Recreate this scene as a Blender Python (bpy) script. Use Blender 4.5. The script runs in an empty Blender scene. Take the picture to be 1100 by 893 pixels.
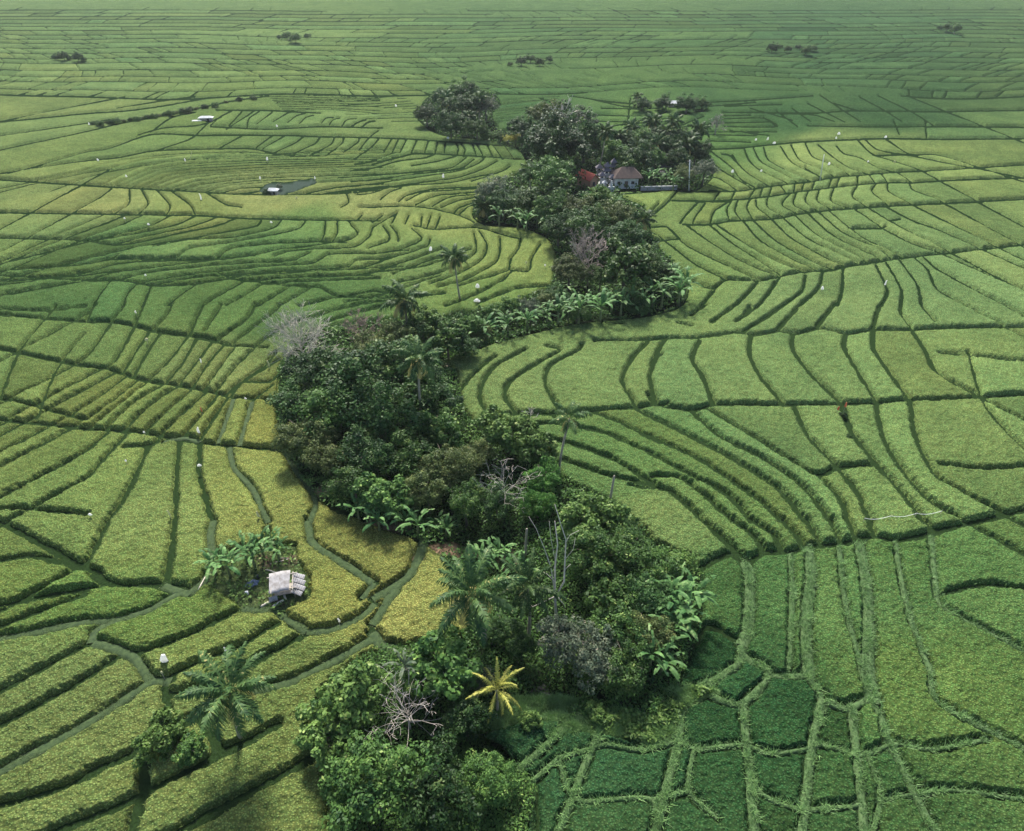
import bpy, math, random
import numpy as np
rng = np.random.default_rng(7); random.seed(7)
sc = bpy.context.scene; COL = sc.collection
# ------------------------------------------------------------------ camera model (photo pixels 1100x893)
CAMH = 60.0; F = 700.0; CX = 550.0; CY = 446.5; PITCH = math.atan((CY+70)/F)
cp, sp = math.cos(PITCH), math.sin(PITCH)
def P(px, py, z=0.0):
    """photo pixel -> world point on the height z"""
    px = np.asarray(px, float); py = np.asarray(py, float)
    a = (px-CX)/F; b = (CY-py)/F
    dy = cp + b*sp; dz = -sp + b*cp
    t = (z-CAMH)/dz
    return a*t, dy*t
def depth(x, y, z=0.0): return y*cp + (CAMH-z)*sp
def proj(x, y, z=0.0):
    d = depth(x, y, z); up = y*sp - (CAMH-z)*cp
    return CX+F*x/d, CY-F*up/d
cam = bpy.data.cameras.new('camera'); co = bpy.data.objects.new('camera', cam); COL.objects.link(co)
co.location = (0, 0, CAMH); co.rotation_euler = (math.pi/2-PITCH, 0, 0)
cam.sensor_width = 36; cam.sensor_fit = 'HORIZONTAL'; cam.lens = 36*F/1100; cam.clip_start = 0.5; cam.clip_end = 60000
sc.camera = co; sc.render.resolution_x = 1024; sc.render.resolution_y = 831
# ------------------------------------------------------------------ light
SUN_EL, SUN_AZ = math.radians(47), math.radians(-9)      # azimuth from +Y, negative = left
w = bpy.data.worlds.new('World'); sc.world = w; w.use_nodes = True
nt = w.node_tree; bg = nt.nodes['Background']; sk = nt.nodes.new('ShaderNodeTexSky')
sk.sky_type = 'NISHITA'; sk.sun_disc = False; sk.sun_elevation = SUN_EL; sk.sun_rotation = SUN_AZ
sk.air_density = 1.0; sk.dust_density = 2.5; sk.ozone_density = 1.0; sk.altitude = 200
nt.links.new(sk.outputs[0], bg.inputs[0]); bg.inputs[1].default_value = 0.12
sun = bpy.data.lights.new('sun', 'SUN'); sun.energy = 4.2; sun.angle = math.radians(9); sun.color = (1, .95, .86)
so = bpy.data.objects.new('sun', sun); COL.objects.link(so)
from mathutils import Vector, Matrix
sd = Vector((math.sin(SUN_AZ)*math.cos(SUN_EL), math.cos(SUN_AZ)*math.cos(SUN_EL), math.sin(SUN_EL)))
so.rotation_euler = (-sd).to_track_quat('-Z', 'Y').to_euler()
sc.view_settings.view_transform = 'Standard'; sc.view_settings.look = 'None'; sc.view_settings.gamma = 1
sc.view_settings.exposure = 1.2
# ------------------------------------------------------------------ helpers
def lin(h, k=1.0):
    c = [int(h[i:i+2], 16)/255 for i in (0, 2, 4)]
    return [k*(v/12.92 if v < .04045 else ((v+.055)/1.055)**2.4) for v in c]
def tag(o, label=None, cat=None, group=None, kind=None):
    if label: o['label'] = label
    if cat: o['category'] = cat
    if group: o['group'] = group
    if kind: o['kind'] = kind
    return o
def empty(name, loc, rz=0.0, s=1.0):
    o = bpy.data.objects.new(name, None); COL.objects.link(o); o.location = loc
    o.rotation_euler = (0, 0, rz); o.scale = (s, s, s); o.empty_display_size = .3
    return o
def link(name, me, parent=None, loc=None, rot=None, s=None):
    o = bpy.data.objects.new(name, me); COL.objects.link(o)
    if parent: o.parent = parent
    if loc is not None: o.location = loc
    if rot is not None: o.rotation_euler = rot
    if s is not None: o.scale = s if hasattr(s, '__len__') else (s, s, s)
    return o
def npmesh(name, V, Fc, mat=None, smooth=False, attrs=None):
    """V (n,3); Fc (m,k) index array, k=3 or 4"""
    me = bpy.data.meshes.new(name); V = np.asarray(V, np.float32); Fc = np.asarray(Fc, np.int32)
    me.vertices.add(len(V)); me.vertices.foreach_set('co', V.ravel())
    k = Fc.shape[1]; me.loops.add(Fc.size); me.loops.foreach_set('vertex_index', Fc.ravel())
    me.polygons.add(len(Fc)); me.polygons.foreach_set('loop_start', np.arange(0, Fc.size, k, dtype=np.int32))
    me.polygons.foreach_set('use_smooth', np.full(len(Fc), smooth))
    for n, (ty, arr) in (attrs or {}).items():
        a = me.attributes.new(n, ty, 'POINT')
        arr = np.asarray(arr, np.float32)
        if ty == 'FLOAT_COLOR':
            arr = np.concatenate([arr, np.ones((len(arr), 1), np.float32)], 1); a.data.foreach_set('color', arr.ravel())
        else: a.data.foreach_set('value', arr.ravel())
    me.update(calc_edges=True)
    if mat: me.materials.append(mat)
    return me
class MB:
    """collects boxes, tubes and lofts into one mesh"""
    def __init__(s): s.v = []; s.f = []
    def add(s, vs, fs):
        n = len(s.v); s.v += [tuple(v) for v in vs]; s.f += [tuple(i+n for i in f) for f in fs]; return s
    def box(s, c, d, rz=0.0, taper=1.0, M=None):
        vs = []
        for z in (-1, 1):
            k = 1 if z < 0 else taper
            for x, y in ((-1, -1), (1, -1), (1, 1), (-1, 1)):
                v = Vector((x*d[0]/2*k, y*d[1]/2*k, z*d[2]/2)); v = Matrix.Rotation(rz, 3, 'Z') @ v
                if M is not None: v = M @ v
                vs.append(v+Vector(c))
        return s.add(vs, [(3, 2, 1, 0), (4, 5, 6, 7), (0, 1, 5, 4), (1, 2, 6, 5), (2, 3, 7, 6), (3, 0, 4, 7)])
    def tube(s, pts, rad, n=6, cap=True):
        pts = [Vector(p) for p in pts]; m = len(pts)
        if not hasattr(rad, '__len__'): rad = [rad]*m
        vs = []
        for i, p in enumerate(pts):
            t = (pts[min(i+1, m-1)]-pts[max(i-1, 0)]).normalized()
            a = t.orthogonal().normalized() if i == 0 else (prev - t*prev.dot(t)).normalized()
            prev = a; b = t.cross(a)
            for k in range(n):
                an = 2*math.pi*k/n; vs.append(p+(a*math.cos(an)+b*math.sin(an))*rad[i])
        fs = [(i*n+k, i*n+(k+1) % n, (i+1)*n+(k+1) % n, (i+1)*n+k) for i in range(m-1) for k in range(n)]
        if cap: fs += [tuple(range(n))[::-1], tuple((m-1)*n+k for k in range(n))]
        return s.add(vs, fs)
    def mesh(s, name, mat, smooth=False):
        me = bpy.data.meshes.new(name); me.from_pydata(s.v, [], s.f); me.update()
        if mat: me.materials.append(mat)
        if smooth: me.polygons.foreach_set('use_smooth', [True]*len(me.polygons))
        return me
    def build(s, name, mat, parent=None, smooth=False, **k): return link(name, s.mesh(name, mat, smooth), parent, **k)
# ------------------------------------------------------------------ materials
def newmat(name):
    m = bpy.data.materials.new(name); m.use_nodes = True; nt = m.node_tree; nt.nodes.clear()
    out = nt.nodes.new('ShaderNodeOutputMaterial'); return m, nt, out
def N(nt, t, **kw):
    n = nt.nodes.new(t)
    for k, v in kw.items():
        if k.startswith('i_'):
            key = k[2:]; key = int(key) if key.isdigit() else key.replace('_', ' ')
            n.inputs[key].default_value = v
        else: setattr(n, k, v)
    return n
def simple(name, col, rough=.7, var=.25, scale=3.0, bump=.0, metal=0.0, col2=None, stretch=(1, 1, 1)):
    m, nt, out = newmat(name); L = nt.links.new
    b = N(nt, 'ShaderNodeBsdfPrincipled', i_Roughness=rough, i_Metallic=metal); b.inputs['Specular IOR Level'].default_value = .3
    tc = N(nt, 'ShaderNodeTexCoord'); mp = N(nt, 'ShaderNodeMapping', i_Scale=stretch); L(tc.outputs['Object'], mp.inputs[0])
    nz = N(nt, 'ShaderNodeTexNoise', i_Scale=scale, i_Detail=5.0, i_Roughness=.65); L(mp.outputs[0], nz.inputs[0])
    mx = N(nt, 'ShaderNodeMix', data_type='RGBA')
    rmp = N(nt, 'ShaderNodeMapRange', i_1=.3, i_2=.7); L(nz.outputs[0], rmp.inputs[0]); L(rmp.outputs[0], mx.inputs[0])
    c2 = col2 or [c*(1-var*1.6) for c in col]; c1 = [c*(1+(0 if col2 else var*.5)) for c in col]
    mx.inputs[6].default_value = (*c1, 1); mx.inputs[7].default_value = (*c2, 1); L(mx.outputs[2], b.inputs[0])
    if bump:
        bp = N(nt, 'ShaderNodeBump', i_Strength=bump, i_Distance=.05); L(nz.outputs[0], bp.inputs['Height']); L(bp.outputs[0], b.inputs['Normal'])
    L(b.outputs[0], out.inputs[0]); return m
def leafmat(name, c1, c2, c3=None, trans=.25, rough=.5, objvar=.25):
    """leaf: colour varies per leaf (attribute rnd), per clump (noise) and per plant"""
    m, nt, out = newmat(name); L = nt.links.new
    at = N(nt, 'ShaderNodeAttribute', attribute_name='rnd'); tc = N(nt, 'ShaderNodeTexCoord'); oi = N(nt, 'ShaderNodeObjectInfo')
    ad = N(nt, 'ShaderNodeVectorMath', operation='ADD'); L(tc.outputs['Object'], ad.inputs[0])
    sc_ = N(nt, 'ShaderNodeMath', operation='MULTIPLY'); sc_.inputs[1].default_value = 37.; L(oi.outputs['Random'], sc_.inputs[0]); L(sc_.outputs[0], ad.inputs[1])
    nz = N(nt, 'ShaderNodeTexNoise', i_Scale=3.2, i_Detail=3.0); L(ad.outputs[0], nz.inputs[0])
    mr = N(nt, 'ShaderNodeMapRange', i_1=.35, i_2=.65); L(nz.outputs[0], mr.inputs[0])
    a = N(nt, 'ShaderNodeMath', operation='MULTIPLY_ADD'); a.inputs[1].default_value = .65; L(at.outputs['Fac'], a.inputs[0])
    h = N(nt, 'ShaderNodeMath', operation='MULTIPLY'); h.inputs[1].default_value = .42; L(mr.outputs[0], h.inputs[0]); L(h.outputs[0], a.inputs[2])
    cr = N(nt, 'ShaderNodeValToRGB'); L(a.outputs[0], cr.inputs[0]); e = cr.color_ramp.elements
    e[0].position = .15; e[0].color = (*c1, 1); e[1].position = .8 if c3 else .85; e[1].color = (*c2, 1)
    if c3: q = e.new(.93); q.color = (*c3, 1)
    hs = N(nt, 'ShaderNodeHueSaturation'); L(cr.outputs[0], hs.inputs['Color'])
    v = N(nt, 'ShaderNodeMapRange', i_3=1-objvar, i_4=1+objvar); L(oi.outputs['Random'], v.inputs[0]); L(v.outputs[0], hs.inputs['Value'])
    b = N(nt, 'ShaderNodeBsdfPrincipled', i_Roughness=rough); b.inputs['Specular IOR Level'].default_value = .12; L(hs.outputs[0], b.inputs[0])
    tr = N(nt, 'ShaderNodeBsdfTranslucent'); L(hs.outputs[0], tr.inputs[0])
    ms = N(nt, 'ShaderNodeMixShader'); ms.inputs[0].default_value = trans; L(b.outputs[0], ms.inputs[1]); L(tr.outputs[0], ms.inputs[2])
    L(ms.outputs[0], out.inputs[0]); return m
LM = {
 'dark':  leafmat('leaf dark',  (.008,.029,.012), (.052,.112,.028), (.15,.21,.07), objvar=.35),
 'mid':   leafmat('leaf mid',   (.012,.042,.014), (.085,.165,.036), (.24,.31,.09), objvar=.35),
 'light': leafmat('leaf light', (.030,.075,.020), (.130,.215,.050), (.27,.33,.11)),
 'olive': leafmat('leaf olive', (.028,.054,.018), (.115,.150,.045), (.27,.26,.10)),
 'grey':  leafmat('leaf grey',  (.030,.055,.036), (.120,.150,.090), (.26,.23,.17)),
 'bright':leafmat('leaf bright',(.020,.080,.014), (.080,.200,.034), (.20,.28,.06)),
 'yellow':leafmat('leaf yellow',(.12,.15,.03), (.42,.40,.09), (.60,.48,.12)),
 'palm':  leafmat('palm frond', (.016,.046,.018), (.075,.130,.038), (.42,.36,.14)),
 'palmy': leafmat('palm frond pale', (.030,.055,.022), (.13,.16,.06), (.36,.34,.16)),
 'banana':leafmat('banana leaf',(.028,.085,.026), (.105,.205,.060), (.24,.32,.13), rough=.55),
 'bananad':leafmat('banana leaf dark',(.014,.040,.022), (.060,.105,.055), (.30,.36,.28), rough=.38),
 'dry':   leafmat('dry leaf',   (.06,.04,.02), (.24,.17,.08), (.42,.30,.14)),
}
BARK = simple('palm bark', (.34,.30,.23), .85, .35, 6, .4); BARKD = simple('tree bark', (.12,.10,.08), .9, .35, 5, .5)
BARKW = simple('bleached bark', (.52,.47,.40), .8, .25, 4, .3); BARKG = simple('grey twig bark', (.29,.265,.225), .85, .3, 4, .2)
STEM = simple('banana stem', (.16,.19,.08), .6, .4, 3, .2)
# ------------------------------------------------------------------ field lines, read off the photo
TO = {'A':(92,100),'B':(400,100),'C':(700,100),'D':(92,330),'E':(400,330),'F':(700,330),'G':(92,560),'H':(400,560),'I':(700,560)}
K = 308/1100
def pl(t, s):
    x0, y0 = TO[t]; v = [float(q) for q in s.replace(',', ' ').split()]
    return [(x0+v[i]*K, y0+v[i+1]*K) for i in range(0, len(v), 2)]
LINES = []          # (polyline in photo px, width m, kind)
def ext(p):
    p = list(p)
    for end in (0, 1):
        q = p if end == 0 else p[::-1]; x, y = q[0]
        if x < 93.5 or x > 1006.5 or y > 783:
            j = min(len(q)-1, 2); dx, dy = x-q[j][0], y-q[j][1]; n = math.hypot(dx, dy) or 1
            out = (x < 93.5 and dx < 0) or (x > 1006.5 and dx > 0) or (y > 783 and dy > 0)
            if out:
                if y <= 783 and abs(dy) > .55*abs(dx): dy = math.copysign(.55*abs(dx), dy); n = math.hypot(dx, dy) or 1
                q = [(x+dx/n*170, y+dy/n*170), (x+dx/n*80, y+dy/n*80)]+q
                p = q if end == 0 else q[::-1]
    return p
def L(t, s, w=.6, kind='n'):
    for q in s.split(';'):
        if q.strip(): LINES.append((ext(pl(t, q)), w, kind))
def resamp(p, n):
    p = np.array(p, float); d = np.r_[0, np.cumsum(np.hypot(*np.diff(p, axis=0).T))]
    if d[-1] == 0: return np.repeat(p[:1], n, 0)
    t = np.linspace(0, d[-1], n); return np.stack([np.interp(t, d, p[:, 0]), np.interp(t, d, p[:, 1])], 1)
def smooth(p, step=3.0):
    p = np.array(p, float)
    if len(p) < 3: q = p
    else:
        a = np.vstack([2*p[0]-p[1], p, 2*p[-1]-p[-2]]); q = []
        for i in range(1, len(a)-2):
            p0, p1, p2, p3 = a[i-1:i+3]; n = max(2, int(np.hypot(*(p2-p1))/step))
            for t in np.arange(n)/n:
                # Catmull-Rom with softened tangents
                m1 = (p2-p0)*.42; m2 = (p3-p1)*.42; L1 = np.hypot(*(p2-p1))
                for m in (m1, m2):
                    k = np.hypot(*m)
                    if k > L1: m *= L1/k
                h = t*t
                q.append((2*h*t-3*h+1)*p1+(h*t-2*h+t)*m1+(-2*h*t+3*h)*p2+(h*t-h)*m2)
        q.append(a[-2]); q = np.array(q)
    tot = np.hypot(*np.diff(q, axis=0).T).sum(); return resamp(q, max(2, int(tot/step)+1))
def fam(t, s, n, w=.6, kind='f', jit=.18):
    g = [resamp(ext(pl(t, q)), 26) for q in s.split(';') if q.strip()]
    if not hasattr(n, '__len__'): n = [n]*(len(g)-1)
    for i in range(len(g)-1):
        for k in range(n[i]+1):
            f = k/(n[i]+1); f += 0 if k == 0 else rng.uniform(-jit, jit)/(n[i]+1)
            LINES.append(([tuple(v) for v in g[i]*(1-f)+g[i+1]*f], w, kind))
    LINES.append(([tuple(v) for v in g[-1]], w, kind))
# --- tile A
L('A', "0,45 150,15; 0,150 130,118 240,98 400,66 560,32 700,12; 0,118 120,100; 200,162 300,135 430,125 520,95; 120,60 300,30 420,14; 0,80 150,70 300,50 480,18; 250,150 330,95 420,75")
L('A', "0,230 90,215 250,160 430,163 560,162 760,163 900,168 1100,172; 270,222 400,178 450,135 480,105; 0,262 120,250 270,222 510,215 640,215 720,232; 510,215 600,165; 655,210 715,165; 680,215 760,168; 720,232 800,195 835,168; 800,232 880,195 900,168; 860,240 940,200 955,170; 930,235 985,195 990,168; 990,228 1045,190 1050,170; 1050,220 1085,175")
L('A', "480,125 520,90 560,70; 550,125 575,100 600,70; 540,140 610,95 645,70; 620,130 625,100 665,72; 655,122 690,95 715,75; 720,112 780,75 805,73; 775,115 810,88 840,80; 820,120 845,95 875,86; 905,118 920,98 950,95; 935,122 948,105 975,98; 985,125 1000,105 1040,100; 1020,128 1050,110 1075,104; 1060,130 1085,112 1110,108; 500,66 700,68 900,78 1100,92; 480,130 700,140 900,130 1100,135")
fam('A', "700,15 900,10 1120,10; 730,40 900,36 1130,30; 760,68 930,62 1130,80", [3, 3])
fam('A', "0,300 120,262 320,235 600,225 720,235 1100,212; 60,360 200,290 340,262 600,250 1100,240; 215,365 330,315 450,300 680,285 1100,270; 320,375 420,345 560,325 800,310 1100,300; 440,385 560,355 700,342 900,345 1100,335", [2, 3, 2, 2])
L('A', "0,345 100,290; 510,388 600,368 690,362; 570,390 690,375; 850,385 960,365 1100,352; 910,388 1000,374 1100,364")
L('A', "0,355 100,362 320,375 600,390 850,390 1000,386 1130,372; 0,465 200,468 330,470 420,470 580,480 850,488 1100,492 1130,492")
L('A', "0,435 60,400 100,368; 110,465 165,430 168,375; 200,468 240,430 215,372; 310,468 325,435 272,372; 420,468 400,430 330,378; 470,388 540,430 600,440; 1000,385 1010,420 980,440; 1040,490 1060,470")
L('A', "0,500 70,468; 0,530 80,500 150,470; 0,560 120,515 220,470; 0,575 120,545 240,515 325,472; 100,585 260,545 400,515 510,475; 40,570 200,540 350,505 420,472; 0,568 100,585 200,575 350,540 500,510 580,480; 90,640 180,600 300,575 480,545 660,510 675,485; 0,640 180,595; 260,590 400,565 560,555 720,520 755,485; 400,600 560,575 700,550 820,520 845,488; 0,660 100,640 340,635 400,600; 500,640 560,600 700,580 900,570 915,545 920,490; 0,690 130,655 280,645 500,640 660,620 750,600 940,575 965,540 965,495; 940,575 1010,565 1045,540 1020,510 1010,490")
L('A', "0,720 120,690 300,665 430,650 650,625; 720,630 800,605 1030,592 1090,550 1100,520; 100,725 250,690 420,670 600,655 790,645 860,615 1100,600; 200,735 350,705 520,685 700,665 870,655 940,620 1100,618; 250,740 420,710 700,690 1010,668 1040,645 1110,640; 420,735 600,705 800,690 1110,672; 600,725 800,710 1100,700; 680,735 900,722 1100,715; 0,700 60,690 130,690; 500,685 560,715; 860,570 1000,575")
L('A', "0,720 100,720 190,730 260,740 430,735 550,715 680,730 790,742 900,750 1100,730; 900,750 980,785 1100,765; 40,805 60,770 95,725; 145,821 160,775 195,735; 220,821 250,745; 310,821 350,790 420,740; 450,821 520,775 600,730; 540,821 610,780 680,735; 660,821 720,785 790,742; 740,821 860,755; 820,821 980,785 1100,790; 1010,821 1100,798")
# --- tile D
L('D', "0,60 90,60 180,75 280,100 440,120 560,150 700,160; 0,32 40,0; 10,55 40,-21; 100,60 140,15 145,-5; 190,75 215,15 220,-5; 265,90 310,40 330,-5; 400,110 440,20 450,-5; 460,100 520,0; 510,130 620,50 650,-5; 570,140 700,40 740,5; 650,155 760,80 850,50; 850,50 960,15 1100,-15; 920,60 1100,10", .7)
L('D', "0,232 80,240 160,265 240,290 360,305 430,320 480,330 560,350 650,355 760,360; 0,200 40,150 95,68; 80,240 110,220 150,150 185,82; 145,255 190,180 245,95; 185,268 240,170 285,105; 240,290 320,210 390,118; 305,300 370,220 425,122; 360,305 430,210 490,130; 410,315 470,220 535,142; 455,325 520,230 575,152; 495,335 570,240 650,158; 555,350 600,290 690,225 730,180; 605,285 740,205; 650,355 720,300; 540,340 600,290 700,290 740,260", .7)
L('D', "0,275 60,240; 0,318 115,252; 0,385 160,265; 0,440 110,360 205,280; 20,470 130,380 240,290; 80,470 190,370 300,300; 145,480 250,380 355,306; 225,490 320,400 410,318; 290,495 400,390 465,326; 370,510 430,440 505,345; 0,470 160,480 290,500 440,525 560,535 660,545 780,555", .75)
L('D', "440,520 480,450 545,352; 0,560 90,480; 0,665 60,600 160,490; 150,538 260,530 290,500; 90,821 150,740 240,545; 345,830 350,650 360,518; 490,830 440,650 440,525", .8)
L('D', "510,525 540,440 568,355; 590,535 620,430 640,365; 700,830 640,700 570,620 552,540; 300,520 380,505 440,520", 1.0, 'p')
L('D', "860,830 880,740 800,620 770,560", 1.0, 'p')
# --- tile G
L('G', "0,170 60,60 90,0; 310,245 330,130 345,0; 0,185 50,200 100,245 300,250 390,265; 0,265 70,252; 30,205 70,252; 0,480 30,450; 700,40 700,90 800,100; 480,200 490,130 560,128 690,95 700,40; 0,610 120,530; 600,340 400,440 200,512 110,500; 740,395 600,480 430,550 290,612 250,620; 330,675 540,600 700,520 850,432; 330,675 300,640 330,620; 300,640 320,740 260,830", .8)
L('G', "490,150 480,60 490,0; 860,75 852,0", 1.3, 'p')
L('G', "0,390 130,380 250,340 350,285 400,275 450,235 480,195; 20,470 40,425 130,380; 30,470 110,490 190,530 250,620; 0,785 130,700 250,622 330,615; 850,425 950,418 1060,368 1110,320; 740,345 770,375 850,425; 860,75 900,110 1000,170 1100,240; 640,655 780,620 950,540 1110,450; 600,340 740,345; 300,250 400,285", 1.3, 'p')
L('H', "0,300 90,250 150,200 190,110 200,60; 0,400 40,340 90,260; 0,430 40,480 130,500 150,560", 1.5, 'p')
L('G', "0,780 130,700 ; 1060,300 1110,240", 1.0, 'p')
# --- tile B
fam('B', "-20,22 120,10; 0,70 180,58; 0,110 180,108", [4, 3])
L('B', "0,172 150,178 260,185 400,195 560,205 600,212; 0,235 160,232 260,235 420,245 600,256; 0,205 25,175; 45,225 75,175; 75,230 100,178; 105,232 130,180; 150,228 170,182; 200,230 215,185; 240,235 250,185; 275,235 280,187; 325,240 330,210 320,192; 350,245 355,215 340,195; 400,245 385,200; 425,250 420,230 400,198; 465,250 440,200; 500,255 465,202; 545,255 510,203; 585,250 560,205")
L('B', "0,262 60,240 100,232; 0,290 100,262 200,250 240,235; 0,275 80,252 160,232; 0,300 150,280 240,265 320,243; 0,318 200,300 310,285 360,248; 0,350 200,320 330,300 400,275 428,255; 0,385 60,365 150,355 300,345 400,322 460,310; 0,370 180,345 330,325 430,290 480,262; 0,335 180,310 340,290 390,255; 380,340 500,300 530,280")
L('B', "30,410 70,380 110,366; 100,420 130,395 230,370 400,360; 130,415 200,382 400,368; 165,430 250,395 400,380; 230,435 300,400 400,390; 265,440 330,415 390,402; 315,460 330,442 390,420; 330,470 370,435 400,430; 0,440 100,436 200,440 330,470 390,497; 0,500 40,470; 75,500 95,460; 125,505 140,470; 185,515 190,475; 210,515 225,470; 240,525 260,475; 0,500 160,510 240,525 400,518 500,545 560,560")
L('B', "0,590 60,570 65,545 40,510; 0,602 50,598 100,570 95,540 70,510; 0,620 110,600 190,562 150,520; 0,660 120,620 210,590 222,560; 0,690 150,640 270,600; 0,718 80,697 200,650 270,630; 0,745 100,730 260,690 380,630 400,600 390,540; 220,735 340,690 420,640 440,585 410,530; 250,747 350,720 470,655 490,610 490,560; 330,742 520,682 530,640 560,600 570,560; 530,682 600,685 610,640 645,580; 280,821 400,775 500,720 530,690; 400,812 560,752 690,742; 0,690 200,665 380,600; 0,785 120,750 260,700; 0,805 140,790 280,770; 0,660 60,630")
fam('B', "490,35 600,22 720,14; 440,85 600,65 690,50; 410,112 500,110 610,105", [4, 2])
L('B', "760,12 880,30 1000,42; 820,20 950,50 1000,55; 880,60 1000,62 1100,60; 850,85 1000,90 1100,88; 980,110 1100,100; 980,130 1100,122; 1020,150 1100,140; 870,110 980,112; 990,20 980,120; 640,20 760,60; 560,110 600,105; 900,395 1020,385 1100,378; 1060,465 1100,425")
# --- tile C
L('C', "0,45 200,38 400,28 620,12; 0,75 130,60 250,50 400,36; 0,110 110,85 200,70; 60,138 150,128 230,122; 0,95 60,72; 100,130 200,90; 0,135 80,110; 210,150 480,150; 220,118 460,112")
L('C', "270,75 640,78 750,70 1100,72; 270,100 430,98 480,130; 280,130 480,130 430,95; 480,70 560,130; 540,60 610,110; 600,42 740,112; 650,12 800,110; 800,18 880,60 960,110; 870,12 1000,75 1080,125; 980,12 1100,60; 380,60 540,105; 600,127 840,132 1100,130; 200,160 400,165; 220,185 380,190; 700,40 800,72; 280,52 500,45; 280,88 380,86; 280,115 400,114; 930,110 950,160; 1050,110 1055,170; 300,145 450,165; 500,80 620,85 700,110")
L('C', "190,217 330,212 450,200 600,187 760,180 900,175 1100,178; 220,375 330,378 430,362 530,350 620,340 700,325 790,318 940,305 1100,298")
L('C', "200,230 260,290 380,365; 225,222 310,290 340,330 395,362; 270,235 300,240 370,310 450,358; 310,238 335,278; 355,212 375,260 420,300 520,347; 390,210 420,265 500,310 560,345; 430,210 450,260 540,310 610,340; 495,205 540,270 650,328; 535,200 570,260 640,290 700,322; 590,195 620,247 700,280 760,318; 640,200 700,250 760,290 830,312; 710,205 740,235 800,250 870,290 940,305; 790,180 830,222 860,240 1000,236; 820,180 870,220 990,240 1100,264; 850,240 950,270 1040,300; 900,178 990,235 1100,240; 200,345 300,380; 205,320 260,330 330,378; 650,325 590,290")
L('C', "170,418 320,410 430,400 530,385 640,370 780,355 900,345 1000,345 1100,338; 320,378 305,410; 395,370 375,402; 425,365 415,400; 460,362 450,395; 495,355 515,385; 550,350 545,380; 585,345 575,378; 625,342 615,370; 690,328 680,362; 720,326 710,360; 790,320 790,350; 835,315 860,350; 880,312 905,345; 940,305 1000,345; 1040,302 1100,335; 170,380 320,378; 235,418 260,380; 80,412 300,418")
L('C', "0,510 120,505 220,505 300,492 390,488 500,480 560,465 640,455 760,445 830,440 900,435 1000,430 1100,425; 225,505 240,455 300,415; 300,492 288,450 305,415; 345,490 320,455 330,412; 390,488 365,440 380,405; 455,480 405,440 400,402; 510,480 445,440 445,400; 560,465 500,430 530,387; 605,460 545,430 555,383; 640,455 590,420 600,378; 690,450 635,415 645,370; 770,445 690,420 700,362; 830,440 770,400 790,355; 910,435 845,380 860,350; 1000,430 910,380 905,347; 1100,412 1000,372 990,345")
L('C', "0,470 60,420 100,375; 110,500 130,470 178,420; 158,503 165,480 205,425; 0,535 80,590 170,660 290,722; 60,515 140,590 300,670 410,722; 130,505 220,570 350,650 490,707; 222,505 300,570 420,650 500,705; 240,500 330,560 460,640 580,690; 350,490 420,570 560,650 640,686; 390,490 480,570 620,650 700,680; 460,484 540,560 680,640 740,667; 505,480 600,560 740,630 790,657; 550,470 640,550 770,620 830,655; 600,463 700,550 840,620 880,645; 640,456 740,540 870,600 920,640; 680,452 800,550 900,600 960,634; 755,520 880,520 900,512; 780,447 880,515 1000,580 1100,614; 830,441 910,490 1000,540 1100,590; 910,490 955,485; 900,437 1000,490 1100,527; 1000,430 1060,460 1100,480; 0,572 110,560; 0,515 60,515 110,560")
L('C', "0,605 100,690 200,745 240,752 290,720 410,724 490,707 580,690 700,680 740,667 830,655 920,640 1040,626 1100,620; 190,821 240,760; 320,821 370,770 405,728; 410,821 450,770 490,710; 500,821 575,765 590,700; 565,821 640,750 655,690; 710,821 730,760 735,672; 880,821 905,760 860,660; 955,821 960,760 900,650; 1035,821 1020,740 950,640; 1100,760 1060,680 1010,635; 1040,627 1100,680", .7)
# --- tile E
L('E', "330,330 370,280 430,222 470,195; 470,430 420,380 415,320 460,240 590,165; 550,410 510,350 520,300 600,240 720,170 670,155; 720,405 665,300 680,230 790,170 805,145; 1010,385 960,290 990,210 1060,130; 1085,370 1065,270 1090,200 1110,180; 365,430 390,448 450,440 550,412 680,412 800,405 900,395 1010,388 1130,375; 330,340 345,390 380,445; 850,135 1060,128 1110,122", .7)
L('E', "580,420 680,418 750,455 900,490 1100,582; 850,405 960,450 1100,522; 1020,400 1100,440; 620,490 760,530 900,580 1080,682; 730,590 900,650 1060,682 1110,705; 600,455 700,450 760,470; 880,60 960,65", .8)
# --- tile F
L('F', "-20,128 100,120 170,120 330,100 400,110 490,95 560,105 640,85 750,105 860,90 1000,90 1100,85; 150,35 205,-5; 230,62 275,30 320,-2; 320,62 365,30 410,-2; 350,100 430,50 500,0; 480,95 520,50 560,5; 635,78 680,20 705,-10; 850,90 860,40 875,0; 1000,90 960,40 955,0; 1085,60 1035,0; 0,225 40,140 60,120; 100,65 150,75; 360,30 380,0", .75)
L('F', "235,375 195,270 155,200 185,130; 500,375 410,260 375,180 380,110; 720,370 610,260 545,170 540,105; 860,370 790,250 740,160 745,105; 985,360 900,240 850,160 850,92; 1100,260 1050,170 1000,92", 1.0)
L('F', "0,375 150,400 240,378 500,378 720,375 860,372 1000,360 1100,358; -15,340 0,375", .7)
L('F', "150,400 260,500 450,600 600,720 680,830; 215,395 400,510 570,620 630,650 700,625; 0,425 150,500 330,600 480,700 590,830; 0,500 200,600 400,740 500,830; 0,570 150,650 290,730 380,830; 0,655 100,660 200,730 310,830; 10,690 80,720 200,830; 545,380 600,500 710,620 790,720 830,830; 630,650 720,740 750,830; 710,620 850,610; 860,372 890,510 950,620 1050,740 1100,775; 990,362 1010,500 1060,610 1100,665; -80,690 0,700 10,690", .9)
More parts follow.
